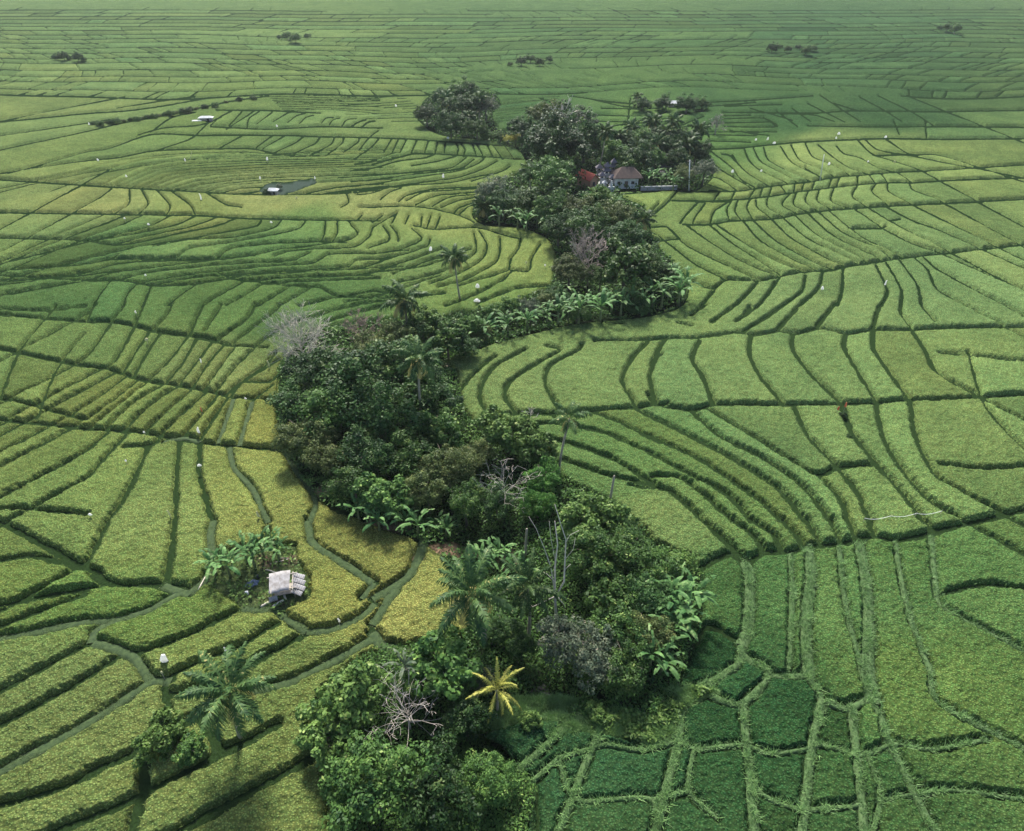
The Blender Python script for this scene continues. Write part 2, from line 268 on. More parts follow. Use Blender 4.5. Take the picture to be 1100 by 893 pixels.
L('F', "730,378 770,490 860,610 960,720 1040,830", 1.1)
# --- tile I
L('I', "190,182 250,150 300,130 360,157 440,122 530,122 620,100 720,90 780,75 850,65 930,80 1030,60 1100,40; 200,10 290,95 350,150; 310,0 380,60 430,122; 380,0 470,70 500,120; 500,0 580,105; 590,0 650,98; 680,0 720,88; 750,0 780,75; 830,0 852,65; 1040,10 1085,45", .9)
L('I', "360,160 378,220 370,400 345,480; 600,110 612,200 592,400 600,600; 800,90 830,300 832,560 860,700", 1.5, 'g')
L('I', "530,130 540,300 525,570; 720,100 740,300 800,560 830,680; 935,85 960,240 1000,400 1060,560 1100,700; 1070,60 1090,250 1110,330", .8, 'g')
L('I', "170,470 200,412 240,412 330,462", .6)
L('I', "345,480 340,540 260,600 150,650 50,652; 385,540 450,592 350,700 270,690 205,652; 450,592 500,600 590,600 640,660 650,700 620,830; 350,700 362,830; 105,830 110,690 150,650; 650,690 750,722 830,690 880,760 900,830; 770,730 780,830; 345,510 385,545", 1.0, 'g')
L('H', "700,830 760,750 800,740; 600,760 760,750 900,780; 860,830 880,780", .9, 'g')
# --- the country above the photo's upper edge, where the terraces run on towards the hills
xs_ = np.linspace(-60, 1160, 90); _ph = rng.uniform(0, 6.28, 8)
def _row(y0, x):
    a = np.clip(y0/100, .12, 1); t_ = y0/100
    return y0 + a*(4.2*np.sin(x/150+_ph[0]+2.2*t_)+2.6*np.sin(x/71+_ph[1]-3.1*t_)+1.3*np.sin(x/33+_ph[2]+5*t_))
yy = 101.0; k = 0
while yy > 10:
    step = 2.6+5.2*max(0, yy/100)**1.1*rng.uniform(.5, 1.3); ynx = yy-step; br_ = xs_ > -99
    if rng.random() < .45: c_ = rng.uniform(0, 1100); br_ = abs(xs_-c_) > rng.uniform(30, 160)
    seg_ = np.where(np.diff(np.r_[0, br_.astype(int), 0]) != 0)[0]
    for a_, b_ in zip(seg_[::2], seg_[1::2]):
        if b_-a_ > 3: LINES.append(([tuple(v) for v in np.stack([xs_, _row(yy, xs_)], 1)[a_:b_]], .6, 'n'))
    xx = -60+rng.uniform(0, 30)
    while xx < 1160:
        sl = 3.5*math.sin(xx/210+k*.35+_ph[3]); x2 = xx+sl*step+rng.uniform(-2, 2); xm = (xx+x2)/2+rng.uniform(-2, 2)
        LINES.append(([(xx, float(_row(yy, np.array(xx)))), (xm, float(_row(yy-step*.5, np.array(xm)))), (x2, float(_row(ynx, np.array(x2))))], .6, 'n'))
        xx += rng.uniform(10, 26)*(1 if rng.random() < .6 else 3.0)*(1 if yy > 40 else 1.8)
    yy = ynx; k += 1
def R_(*ls, w=.6, kind='n'):
    for l in ls: LINES.append((l, w, kind))
R_([(-60,880),(60,850),(150,806),(215,770)], [(-20,930),(120,870),(230,815),(300,780)], [(110,935),(220,880),(300,835),(350,808)], [(215,770),(232,800),(230,815)], [(-60,700),(20,668),(92,640)], [(-60,620),(30,600),(92,612)], [(150,806),(160,850)], w=.9)
R_([(728,797),(748,806),(772,803),(800,800)], [(800,800),(826,810),(862,806),(880,800)], [(880,800),(925,812),(960,800),(1000,806),(1060,795)], [(650,800),(690,806),(728,797)], [(600,815),(650,800)], [(560,850),(600,815)],
   [(745,806),(740,850),(770,880)], [(700,860),(740,850)], [(800,803),(815,850),(860,870),(930,865)], [(600,815),(620,860),(700,860),(705,920)], [(930,808),(945,860),(930,920)], [(945,860),(1020,850),(1100,860)], w=.6, kind='g')
R_([(1008,640),(1060,630),(1150,640)], [(1008,500),(1060,505),(1160,498)], [(1008,380),(1160,395)], [(1040,380),(1060,440),(1120,505)], [(-60,560),(20,548),(95,555)], [(-60,440),(0,430),(92,452)], [(0,430),(20,380),(60,330)], [(-30,330),(40,335),(92,330)], [(40,450),(60,400),(90,360)])
for i_, (l_, w_, k_) in enumerate(LINES):          # neighbouring tracings overlap raggedly instead of ending together
    l_ = [tuple(q) for q in l_]
    for x0_ in (400, 700):
        for e_ in (0, 1):
            q = l_ if e_ == 0 else l_[::-1]
            if abs(q[0][0]-x0_) < 4.5 and 100 < q[0][1] < 335 and len(q) > 1:
                m_ = min(len(q)-1, 2); dx, dy = q[0][0]-q[m_][0], q[0][1]-q[m_][1]; n = math.hypot(dx, dy) or 1; a_ = rng.uniform(-34, 46)
                if a_ > 0: q = [(q[0][0]+dx/n*a_, q[0][1]+dy/n*a_*.6)]+q
                else:
                    sgn = 1 if dx > 0 else -1; lim = q[0][0]+sgn*a_; q2 = [t_ for t_ in q if (lim-t_[0])*sgn > 0]; q = q2 if len(q2) > 2 else q
                l_ = q if e_ == 0 else q[::-1]
    if k_ == 'p': w_ *= .78
    if k_ == 'g': w_ *= .85
    LINES[i_] = (l_, w_, k_)
# polygons (photo px) of ground without rice
BELT = [(449,128),(462,140),(480,147),(515,150),(545,154),(562,165),(566,180),(540,196),(515,212),(508,232),(522,242),(560,245),(588,256),(598,275),(594,300),(590,310),(545,330),(500,338),(455,345),(400,345),(330,360),(300,395),(298,450),(306,485),(330,525),(352,545),(395,562),(430,575),(455,585),(478,600),(500,640),(505,680),(470,690),(430,697),(402,702),(370,722),(345,745),(340,790),(352,840),(370,930),(560,930),(575,850),(540,800),(520,790),(560,775),(620,770),(700,772),(725,745),(740,705),(752,665),(756,625),(742,602),(706,585),(690,570),(660,545),(630,530),(600,510),(572,470),(548,452),(510,455),(498,440),(490,400),(480,388),(505,378),(560,362),(620,348),(690,341),(733,328),(738,300),(715,275),(700,255),(693,225),(668,212),(665,206),(730,205),(745,206),(764,192),(764,172),(752,160),(700,152),(650,158),(640,140),(600,126),(562,140),(535,140),(528,122),(538,112),(530,101),(512,96),(490,98),(470,100),(455,110)]
YARD = [(x0*K+92, y0*K+560) for x0, y0 in [(455,235),(480,190),(500,130),(700,95),(800,100),(810,160),(860,220),(850,300),(775,340),(760,370),(690,338),(600,330),(520,272)]]
YARD2 = [(x0*K+92, y0*K+100) for x0, y0 in [(670,372),(700,350),(780,345),(870,330),(885,345),(800,378),(750,388),(690,388)]]
LIGHTBANK = [(600,770),(640,768),(690,775),(730,745),(745,740),(770,742),(735,760),(722,790),(700,800),(655,790),(610,780)]
PADS = [(530,795),(600,770),(700,780)]
STREAM = [(505,80),(500,125),(556,160),(590,200),(625,255),(650,305),(600,332),(490,368),(425,430),(440,520),(505,562),(560,640),(575,725),(585,742),(560,765),(470,800),(440,860),(430,930)]
# ------------------------------------------------------------------ terrain maths
def inpoly(px, py, poly):
    r = np.zeros(np.shape(px), bool); n = len(poly)
    for i in range(n):
        x1, y1 = poly[i]; x2, y2 = poly[(i+1) % n]
        if y1 == y2: continue
        c = ((y1 > py) != (y2 > py)) & (px < (x2-x1)*(py-y1)/(y2-y1)+x1); r ^= c
    return r
sw = smooth(STREAM, 6.0); SWX, SWY = P(sw[:, 0], sw[:, 1])
def gz(x, y):
    """ground height: a shallow gully along the tree belt"""
    x = np.asarray(x, float); y = np.asarray(y, float); d = np.full(x.shape, 1e9)
    for i in range(len(SWX)-1):
        ax, ay, bx, by = SWX[i], SWY[i], SWX[i+1], SWY[i+1]; l2 = (bx-ax)**2+(by-ay)**2+1e-9
        t = np.clip(((x-ax)*(bx-ax)+(y-ay)*(by-ay))/l2, 0, 1)
        d = np.minimum(d, (x-ax-t*(bx-ax))**2+(y-ay-t*(by-ay))**2)
    return -2.4*np.exp(-d/3.6**2)
_tab = rng.random((256, 256))
def vnoise(x, y):
    xi = np.floor(x).astype(int); yi = np.floor(y).astype(int); fx = x-xi; fy = y-yi
    fx = fx*fx*(3-2*fx); fy = fy*fy*(3-2*fy); g = lambda a, b: _tab[a & 255, b & 255]
    return (g(xi, yi)*(1-fx)+g(xi+1, yi)*fx)*(1-fy)+(g(xi, yi+1)*(1-fx)+g(xi+1, yi+1)*fx)*fy-.5
def lineset_distance(U, V, X, Y, lines, pad_m, us0, du, rowf):
    """distance (m) and (px) from each grid vertex to the lines, minus their half width"""
    D = np.full(X.shape, 9.0, np.float32); nr, nc = X.shape
    for (p, wd, kind) in lines:
        q = smooth(p, 3.0) if len(p) > 2 else resamp(p, max(2, int(math.hypot(p[0][0]-p[-1][0], p[0][1]-p[-1][1])/6)+1))
        q = q[(q[:, 1] > -30)]
        if len(q) < 2: continue
        gx, gy = P(q[:, 0], q[:, 1])
        for i in range(len(q)-1):
            (u1, v1), (u2, v2) = q[i], q[i+1]
            ppm = F/(depth(0, .5*(gy[i]+gy[i+1]))); padu = max(2.5, (pad_m+wd/2)*ppm); padv = max(2.0, padu*.75)
            c0 = max(0, int((min(u1, u2)-padu-us0)/du)); c1 = min(nc, int((max(u1, u2)+padu-us0)/du)+2)
            r0 = rowf(min(v1, v2)-padv); r1 = rowf(max(v1, v2)+padv)+1
            if c0 >= c1 or r0 >= r1: continue
            s = (slice(r0, r1), slice(c0, c1))
            ax, ay, bx, by = gx[i], gy[i], gx[i+1], gy[i+1]; l2 = (bx-ax)**2+(by-ay)**2+1e-9
            t = np.clip(((X[s]-ax)*(bx-ax)+(Y[s]-ay)*(by-ay))/l2, 0, 1)
            dm = np.sqrt((X[s]-ax-t*(bx-ax))**2+(Y[s]-ay-t*(by-ay))**2)-wd*(.44 if kind in 'nf' else .5)
            l2 = (u2-u1)**2+(v2-v1)**2+1e-9
            t = np.clip(((U[s]-u1)*(u2-u1)+(V[s]-v1)*(v2-v1))/l2, 0, 1)
            dp = np.sqrt((U[s]-u1-t*(u2-u1))**2+(V[s]-v1-t*(v2-v1))**2)-(.45 if kind == 'f' else 1.0 if v1 < 340 and v1 > 100 else .5 if v1 < 100 else .7)
            D[s] = np.minimum(D[s], np.minimum(dm, dp/ppm*1.0))
    return D
# colour of the standing rice read off the photo at control points (px, py, sRGB)
CTRL = [(120,115,'7d9a58'),(200,140,'76964f'),(300,150,'709150'),(150,180,'7a9650'),(120,215,'93a35a'),(300,213,'98a65c'),(400,222,'9caa5e'),(470,235,'91a656'),
(560,280,'8aa252'),(150,260,'628b4a'),(300,262,'658d4a'),(450,275,'74944f'),(120,320,'587f42'),(250,330,'577d40'),(350,320,'608746'),(520,320,'7a9a4c'),(130,380,'74934c'),
(220,400,'7f9550'),(150,430,'7f9649'),(300,450,'8b9a48'),(120,520,'7d9b4c'),(180,540,'8aa252'),(250,530,'8aa24e'),(300,560,'8e9c4a'),(400,590,'919e4c'),(350,640,'939c44'),
(450,660,'8d984a'),(150,650,'70913f'),(250,690,'7a9245'),(120,740,'7a934c'),(300,720,'788f46'),(560,400,'7c9a54'),(640,400,'7f9f56'),(760,400,'80a158'),(900,400,'7f9f56'),
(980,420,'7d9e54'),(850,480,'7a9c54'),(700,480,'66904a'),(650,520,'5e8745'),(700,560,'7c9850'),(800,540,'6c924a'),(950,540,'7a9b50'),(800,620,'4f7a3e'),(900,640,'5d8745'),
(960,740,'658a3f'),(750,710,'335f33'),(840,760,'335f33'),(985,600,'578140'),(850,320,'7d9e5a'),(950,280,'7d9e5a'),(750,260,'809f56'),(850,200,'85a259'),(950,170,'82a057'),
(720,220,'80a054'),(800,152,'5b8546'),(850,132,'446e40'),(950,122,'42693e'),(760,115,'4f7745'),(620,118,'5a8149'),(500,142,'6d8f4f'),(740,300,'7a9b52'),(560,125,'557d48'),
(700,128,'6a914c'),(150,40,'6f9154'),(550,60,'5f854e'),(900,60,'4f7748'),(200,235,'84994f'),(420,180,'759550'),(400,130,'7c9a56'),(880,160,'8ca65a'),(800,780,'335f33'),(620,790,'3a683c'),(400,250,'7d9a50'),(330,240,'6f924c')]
CX_ = np.array([c[0] for c in CTRL], float); CY_ = np.array([c[1] for c in CTRL], float); CC_ = np.array([lin(c[2]) for c in CTRL])
def ricecol(u, v, pw=3.5):
    u = np.asarray(u).ravel(); v = np.asarray(v).ravel(); num = np.zeros((len(u), 3)); den = np.zeros(len(u))
    for x, y, c in zip(CX_, CY_, CC_):
        d = ((u-x)*.6)**2+((v-y)*1.3)**2+30; wt = d**(-pw/2-.4); num += wt[:, None]*c; den += wt
    return num/den[:, None]
ALB = 0.64
# ------------------------------------------------------------------ standing rice: one height-field sheet cut by the bunds
du = 1.0; us = np.arange(-60, 1161, du); vs = np.r_[np.arange(-14, 330, .5), np.arange(330, 912, .8)]
rowf = lambda v: int(np.clip(np.searchsorted(vs, v), 0, len(vs)))
U, V = np.meshgrid(us, vs); X, Y = P(U, V); X = X.astype(np.float32); Y = Y.astype(np.float32); PPM = (F/depth(X, Y)).astype(np.float32)
edges = [(BELT+[BELT[0]], .2, 'n'), (YARD+[YARD[0]], .2, 'n'), (YARD2+[YARD2[0]], .2, 'n'), (LIGHTBANK+[LIGHTBANK[0]], .2, 'n')]
D = lineset_distance(U, V, X, Y, LINES+edges, 1.6, us[0], du, rowf)
out = inpoly(U, V, BELT) | inpoly(U, V, YARD) | inpoly(U, V, YARD2) | inpoly(U, V, LIGHTBANK)
D[out] = -1
D += (.26*vnoise(X*3.1, Y*3.1)+.34*vnoise(X*.7+9, Y*.7))*np.clip(PPM/8, .4, 1)*(D < 8)*1.0
# paddies: label connected cells so that each one gets its own level and tint
M = D > 0; nr, nc = M.shape; par = []
def find(a):
    while par[a] != a: par[a] = par[par[a]]; a = par[a]
    return a
LAB = np.full(M.shape, -1, np.int32); prev = []
for r in range(nr):
    m = np.r_[0, M[r].astype(np.int8), 0]; d = np.diff(m); st = np.where(d == 1)[0]; en = np.where(d == -1)[0]; cur = []; j = 0
    for s, e in zip(st, en):
        l = -1
        while j < len(prev) and prev[j][1] <= s: j += 1
        jj = j
        while jj < len(prev) and prev[jj][0] < e:
            q = find(prev[jj][2])
            if l < 0: l = q
            elif q != l: par[q] = l
            jj += 1
        if l < 0: l = len(par); par.append(l)
        cur.append((s, e, l)); LAB[r, s:e] = l
    prev = cur
root = np.array([find(i) for i in range(len(par))]); uq, inv = np.unique(root, return_inverse=True)
LAB = np.where(LAB >= 0, inv[np.clip(LAB, 0, None)], len(uq)); nl = len(uq)+1
print('paddies', nl-1)
cnt = np.bincount(LAB.ravel(), minlength=nl).astype(float)+1e-9
mu = np.bincount(LAB.ravel(), U.ravel(), nl)/cnt; mv = np.bincount(LAB.ravel(), V.ravel(), nl)/cnt; my = np.bincount(LAB.ravel(), Y.ravel(), nl)/cnt
fld = rng.normal(0, 1, nl); fld[-1] = 0; hue = rng.normal(0, 1, nl); hue[-1] = 0
big = np.clip(1-cnt/30000, .0, 1)                       # a merged huge cell stays neutral
lvl = .10*np.clip(fld, -1.5, 1.5)*big
tilt = np.tanh(.03*(my[LAB]-Y)/.3)*.3*big[LAB]          # paddies are level, the valley floor rises slowly
Hc = np.full(X.shape, .58, np.float32)
young = [(700,640,790,790),(745,590,1010,600)]
Hc = np.where((V > 590+((1000-U)/300*12)) & (U > 700), .52, Hc)
Hc = np.where(V < 420, Hc-.08, Hc)
yg = inpoly(U, V, [(705,745),(735,700),(756,672),(800,690),(800,715),(830,720),(880,745),(890,800),(890,930),(560,930),(500,775),(560,768),(600,775),(640,785),(720,790),(745,750)])
Hc = np.where(yg, .38, Hc)
ramp = np.clip(D/.36, 0, 1); ramp = np.sqrt(ramp)*.88+ramp*.12
dome = np.clip(D/1.6, 0, 1)
nf = vnoise(X*4.1, Y*4.1)*.16+vnoise(X*1.6+5, Y*1.6)*.16+vnoise(X*.22, Y*.22)*.14
Z = -.12+(Hc+.12+lvl[LAB]+tilt*.8)*ramp+ramp*(.10*dome+nf*np.clip(PPM/6, .5, 1))
Z[D <= 0] = -.12
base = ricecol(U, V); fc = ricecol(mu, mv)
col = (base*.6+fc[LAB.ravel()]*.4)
wi = big[LAB.ravel()][:, None]
col = np.where(wi > .3, col, base)
t = (fld[LAB.ravel()]*.10)[:, None]; h = (hue[LAB.ravel()]*.05)[:, None]
col = col*(1+t*wi)*(1+h*wi*np.array([1, 0, -.6]))
_a = (LAB*2.399) % 3.1416; _s1 = X*np.cos(_a)+Y*np.sin(_a); _s2 = -X*np.sin(_a)+Y*np.cos(_a)
streak = vnoise(_s1*2.2, _s2*.22).ravel()[:, None]+.6*vnoise(_s1*.7, _s2*.09).ravel()[:, None]
blotch = (vnoise(X*.11+3, Y*.11)+.6*vnoise(X*.35, Y*.35+7)).ravel()[:, None]
col = np.clip(col*(1+.24*blotch+.13*streak)*(1+.10*blotch*np.array([1, 0, -.5])), .004, 1)*ALB
_l = col@np.array([.25, .65, .10]); col = (col*.86+_l[:, None]*.14)*np.array([1.0, 1.0, .92])
keep = D > 0
quad = keep[:-1, :-1] | keep[1:, :-1] | keep[:-1, 1:] | keep[1:, 1:]
idx = np.arange(nr*nc).reshape(nr, nc)
Q = np.stack([idx[1:, :-1][quad], idx[1:, 1:][quad], idx[:-1, 1:][quad], idx[:-1, :-1][quad]], 1)
used = np.zeros(nr*nc, bool); used[Q.ravel()] = True; remap = np.cumsum(used)-1
VV = np.stack([X.ravel(), Y.ravel(), Z.ravel()], 1)[used]; Q = remap[Q]
def cropmat():
    m, nt, out = newmat('standing rice'); Lk = nt.links.new
    at = N(nt, 'ShaderNodeAttribute', attribute_name='col'); tc = N(nt, 'ShaderNodeTexCoord')
    vo = N(nt, 'ShaderNodeTexVoronoi', i_Scale=4.8, feature='F1'); Lk(tc.outputs['Object'], vo.inputs[0])
    nz = N(nt, 'ShaderNodeTexNoise', i_Scale=8.0, i_Detail=4.0, i_Roughness=.7); Lk(tc.outputs['Object'], nz.inputs[0])
    n2 = N(nt, 'ShaderNodeTexNoise', i_Scale=.9, i_Detail=3.0); Lk(tc.outputs['Object'], n2.inputs[0])
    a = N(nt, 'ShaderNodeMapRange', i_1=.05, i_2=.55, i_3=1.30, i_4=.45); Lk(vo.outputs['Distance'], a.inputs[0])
    b = N(nt, 'ShaderNodeMapRange', i_1=.3, i_2=.7, i_3=.70, i_4=1.32); Lk(nz.outputs[0], b.inputs[0])
    c = N(nt, 'ShaderNodeMapRange', i_1=.3, i_2=.7, i_3=.86, i_4=1.14); Lk(n2.outputs[0], c.inputs[0])
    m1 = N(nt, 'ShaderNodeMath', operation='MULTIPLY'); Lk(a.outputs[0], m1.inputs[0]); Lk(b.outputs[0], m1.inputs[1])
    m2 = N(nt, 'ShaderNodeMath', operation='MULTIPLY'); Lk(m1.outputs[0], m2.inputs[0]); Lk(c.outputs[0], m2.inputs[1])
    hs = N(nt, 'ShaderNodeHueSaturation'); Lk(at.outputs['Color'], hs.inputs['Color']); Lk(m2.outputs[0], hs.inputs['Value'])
    sep = N(nt, 'ShaderNodeSeparateColor'); Lk(vo.outputs['Color'], sep.inputs[0])
    hh = N(nt, 'ShaderNodeMapRange', i_3=.475, i_4=.515); Lk(sep.outputs[0], hh.inputs[0]); Lk(hh.outputs[0], hs.inputs['Hue'])
    bs = N(nt, 'ShaderNodeBsdfPrincipled', i_Roughness=.75); bs.inputs['Specular IOR Level'].default_value = .0
    Lk(hs.outputs[0], bs.inputs[0]); bp = N(nt, 'ShaderNodeBump', i_Strength=.8, i_Distance=.12); Lk(m1.outputs[0], bp.inputs['Height']); Lk(bp.outputs[0], bs.inputs['Normal'])
    Lk(bs.outputs[0], out.inputs[0]); return m
RICE = cropmat()
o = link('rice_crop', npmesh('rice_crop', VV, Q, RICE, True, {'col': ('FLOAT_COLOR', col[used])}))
tag(o, 'green to ripening yellow standing rice filling the terraced paddies', 'rice', kind='stuff')
# tufts of rice blades in the near paddies
dvr = np.abs(np.gradient(Y, axis=0)); dur = np.abs(np.gradient(X, axis=1)); area = (dvr*dur)
wgt = area*(D > .12)*(V > 400)*np.clip((V-400)/60, 0, 1); wgt = (wgt/wgt.sum()).ravel()
NT = 190000
cum = np.cumsum(wgt); pick = np.searchsorted(cum, rng.random(NT)); pick = np.clip(pick, 0, len(wgt)-1)
tx = X.ravel()[pick]+rng.uniform(-.06, .06, NT); ty = Y.ravel()[pick]+rng.uniform(-.06, .06, NT); tz = Z.ravel()[pick]-.22
tcol = col[pick]
_th = (LAB.ravel()[pick]*2.399) % 3.1416; _s = tx*np.cos(_th)+ty*np.sin(_th); _d = np.round(_s/.34)*.34-_s+rng.normal(0, .035, NT); tx = tx+_d*np.cos(_th); ty = ty+_d*np.sin(_th)
BL = 3; n = NT*BL
bx = np.repeat(tx, BL)+rng.uniform(-.07, .07, n); by = np.repeat(ty, BL)+rng.uniform(-.07, .07, n); bz = np.repeat(tz, BL)
an = rng.uniform(0, 2*math.pi, n); ln = rng.uniform(.30, .52, n)*np.repeat(np.clip(Hc.ravel()[pick]/.8, .6, 1), BL); lean = rng.uniform(.05, .7, n); wd = rng.uniform(.025, .055, n)
ca, sa = np.cos(an), np.sin(an)
p0 = np.stack([bx-sa*wd, by+ca*wd, bz], 1); p1 = np.stack([bx+sa*wd, by-ca*wd, bz], 1)
p2 = np.stack([bx+ca*ln*lean, by+sa*ln*lean, bz+ln*(1-.45*lean)], 1)
TV = np.stack([p0, p1, p2], 1).reshape(-1, 3); TF = np.arange(n*3).reshape(-1, 3)
tv = np.repeat(rng.uniform(.55, 1.75, n), 3)[:, None]; tc3 = np.repeat(np.repeat(tcol, BL, 0), 3, 0)*tv*(1+np.repeat(rng.uniform(-.12, .2, n), 3)[:, None]*np.array([.5, .1, -.2]))
def bladmat(name, tr=.3):
    m, nt, out = newmat(name); at = N(nt, 'ShaderNodeAttribute', attribute_name='col')
    b = N(nt, 'ShaderNodeBsdfPrincipled', i_Roughness=.6); t = N(nt, 'ShaderNodeBsdfTranslucent'); ms = N(nt, 'ShaderNodeMixShader'); ms.inputs[0].default_value = tr
    nt.links.new(at.outputs['Color'], b.inputs[0]); nt.links.new(at.outputs['Color'], t.inputs[0]); nt.links.new(b.outputs[0], ms.inputs[1]); nt.links.new(t.outputs[0], ms.inputs[2]); nt.links.new(ms.outputs[0], out.inputs[0]); return m
BLADE = bladmat('rice blade')
o = link('rice_blades', npmesh('rice_blades', TV, TF, BLADE, False, {'col': ('FLOAT_COLOR', np.clip(tc3, 0, 1))}))
tag(o, 'upright rice blades and seed heads of the nearer paddies', 'rice', kind='stuff')
# ------------------------------------------------------------------ ground sheet (bunds, gully, far country)
gu = np.r_[np.linspace(-2600, -300, 24), np.arange(-280, 1400, 3.0), np.linspace(1420, 3700, 24)]
gv = np.r_[-69.93, -69.5, -68, -65, -60, -52, -44, -36, -28, -20, np.arange(-14, 930, 3.0), 950, 1000, 1080, 1180, 1250]
GU, GV = np.meshgrid(gu, gv); GX, GY = P(GU, GV)
for y_, k_ in ((0, 1.2), (-60, 3), (-600, 25), (-20000, 600)):
    GX = np.vstack([GX, GX[-1:]*k_ if y_ else GX[-1:]*1.0]); GY = np.vstack([GY, np.full((1, GX.shape[1]), float(y_))]); GU = np.vstack([GU, gu[None]]); GV = np.vstack([GV, np.full((1, len(gu)), 1300.)])
GZ = np.zeros(GX.shape); near = (GV > 60) & (GV < 1000) & (GU > 250) & (GU < 900); GZ[near] = gz(GX[near], GY[near])
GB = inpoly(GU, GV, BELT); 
GZ += .05*vnoise(GX*.8, GY*.8)*((GV > 100) & (GV < 1000))-.03
far = (GU < -55) | (GU > 1155) | (GV < -13) | (GV > 905)
gcol = np.tile(np.array([.015, .029, .010]), (GX.size, 1))
gcol = np.where(((GV < 330).ravel())[:, None], np.array([.010, .022, .008]), gcol)
g1 = ricecol(np.clip(GU, -50, 1150), np.clip(GV, 0, 900))
gcol = np.where(far.ravel()[:, None], g1*ALB*.75, gcol)
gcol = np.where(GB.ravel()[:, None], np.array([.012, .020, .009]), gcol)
def pt_mask(poly): return inpoly(GU, GV, poly).ravel()[:, None]
gcol = np.where(pt_mask(YARD), np.array([.075, .105, .035]), gcol); gcol = np.where(pt_mask(YARD2), np.array([.035, .05, .04]), gcol)
gcol = np.where(pt_mask(LIGHTBANK), np.array([.075, .13, .035]), gcol)
def blob(cx, cy, rx, ry, c, k=1.0):
    global gcol
    d = (((GU-cx)/rx)**2+((GV-cy)/ry)**2+1.2*vnoise(GU/6., GV/6.)).ravel(); wt = np.clip(1.6-d, 0, 1)*k; gcol = gcol*(1-wt[:, None])+np.array(c)*wt[:, None]
SOIL = (.17, .115, .075)
for b_ in ((500,583,26,6),(475,590,22,5),(425,567,16,5),(400,562,8,4),(545,590,12,8),(347,528,9,5),(455,600,12,5)): blob(*b_, SOIL)
for b_ in ((311,603,9,6),(290,607,12,5),(298,645,10,7),(283,600,8,5)): blob(*b_, (.11,.075,.055))
for b_ in ((275,640,16,10),): blob(*b_, (.13,.15,.06), .6)
blob(500,382,22,5,(.16,.15,.10)); blob(600,775,30,6,(.05,.085,.04))
gi = np.arange(GX.size).reshape(GX.shape)
GQ = np.stack([gi[1:, :-1].ravel(), gi[1:, 1:].ravel(), gi[:-1, 1:].ravel(), gi[:-1, :-1].ravel()], 1)
def groundmat():
    m, nt, out = newmat('ground'); Lk = nt.links.new
    at = N(nt, 'ShaderNodeAttribute', attribute_name='col'); tc = N(nt, 'ShaderNodeTexCoord')
    nz = N(nt, 'ShaderNodeTexNoise', i_Scale=4.0, i_Detail=6.0, i_Roughness=.7); Lk(tc.outputs['Object'], nz.inputs[0])
    b = N(nt, 'ShaderNodeMapRange', i_1=.3, i_2=.7, i_3=.5, i_4=1.5); Lk(nz.outputs[0], b.inputs[0])
    hs = N(nt, 'ShaderNodeHueSaturation'); Lk(at.outputs['Color'], hs.inputs['Color']); Lk(b.outputs[0], hs.inputs['Value'])
    bs = N(nt, 'ShaderNodeBsdfPrincipled', i_Roughness=.95); bs.inputs['Specular IOR Level'].default_value = .0
    Lk(hs.outputs[0], bs.inputs[0]); bp = N(nt, 'ShaderNodeBump', i_Strength=.6, i_Distance=.15); Lk(nz.outputs[0], bp.inputs['Height']); Lk(bp.outputs[0], bs.inputs['Normal'])
    Lk(bs.outputs[0], out.inputs[0]); return m
tag(link('ground', npmesh('ground', np.stack([GX.ravel(), GY.ravel(), GZ.ravel()], 1), GQ, groundmat(), True, {'col': ('FLOAT_COLOR', gcol)})), kind='structure')
# ------------------------------------------------------------------ grassy paths and wide grass bunds (ribbons)
def ribbon(lines, name, mat, hump, wk):
    Vs, Fs, n0 = [], [], 0
    for p, wd, kind in lines:
        q = smooth(p, 2.0); q = q[(q[:, 1] < 930)]
        if len(q) < 3: continue
        x, y = P(q[:, 0], q[:, 1]); tx_ = np.gradient(x); ty_ = np.gradient(y); l = np.hypot(tx_, ty_)+1e-9; nx, ny = -ty_/l, tx_/l
        prof = [(-.5, -.04), (-.38, .6), (-.15, 1), (.15, .95), (.38, .6), (.5, -.04)]; n = len(x)
        for k_, (a, h_) in enumerate(prof):
            ww = wd*wk*(1+.35*vnoise(x*.9+k_*7, y*.9))
            Vs.append(np.stack([x+nx*a*ww, y+ny*a*ww, h_*hump*(1+.8*vnoise(x*1.7+k_*3, y*1.7))+(0.005 if h_ > 0 else -.03)], 1))
        for k_ in range(len(prof)-1):
            a = n0+k_*n+np.arange(n-1); Fs.append(np.stack([a, a+1, a+n+1, a+n], 1))
        n0 += n*len(prof)
    return link(name, npmesh(name, np.vstack(Vs), np.vstack(Fs), mat, True))
PATHM = simple('path grass', (.050, .080, .026), .95, .35, 2.2, .8, col2=(.016, .034, .012))
tag(ribbon([l for l in LINES if l[2] == 'p'], 'path', PATHM, .10, 1.0), kind='structure')
GRM = simple('bund grass', (.075, .12, .045), .95, .35, 1.2, .6, col2=(.035, .08, .022))
o = ribbon([l for l in LINES if l[2] == 'g'], 'bund_grass', GRM, .22, .9); tag(o, 'pale tall grass growing along the bunds of the lower right paddies', 'grass', kind='stuff')
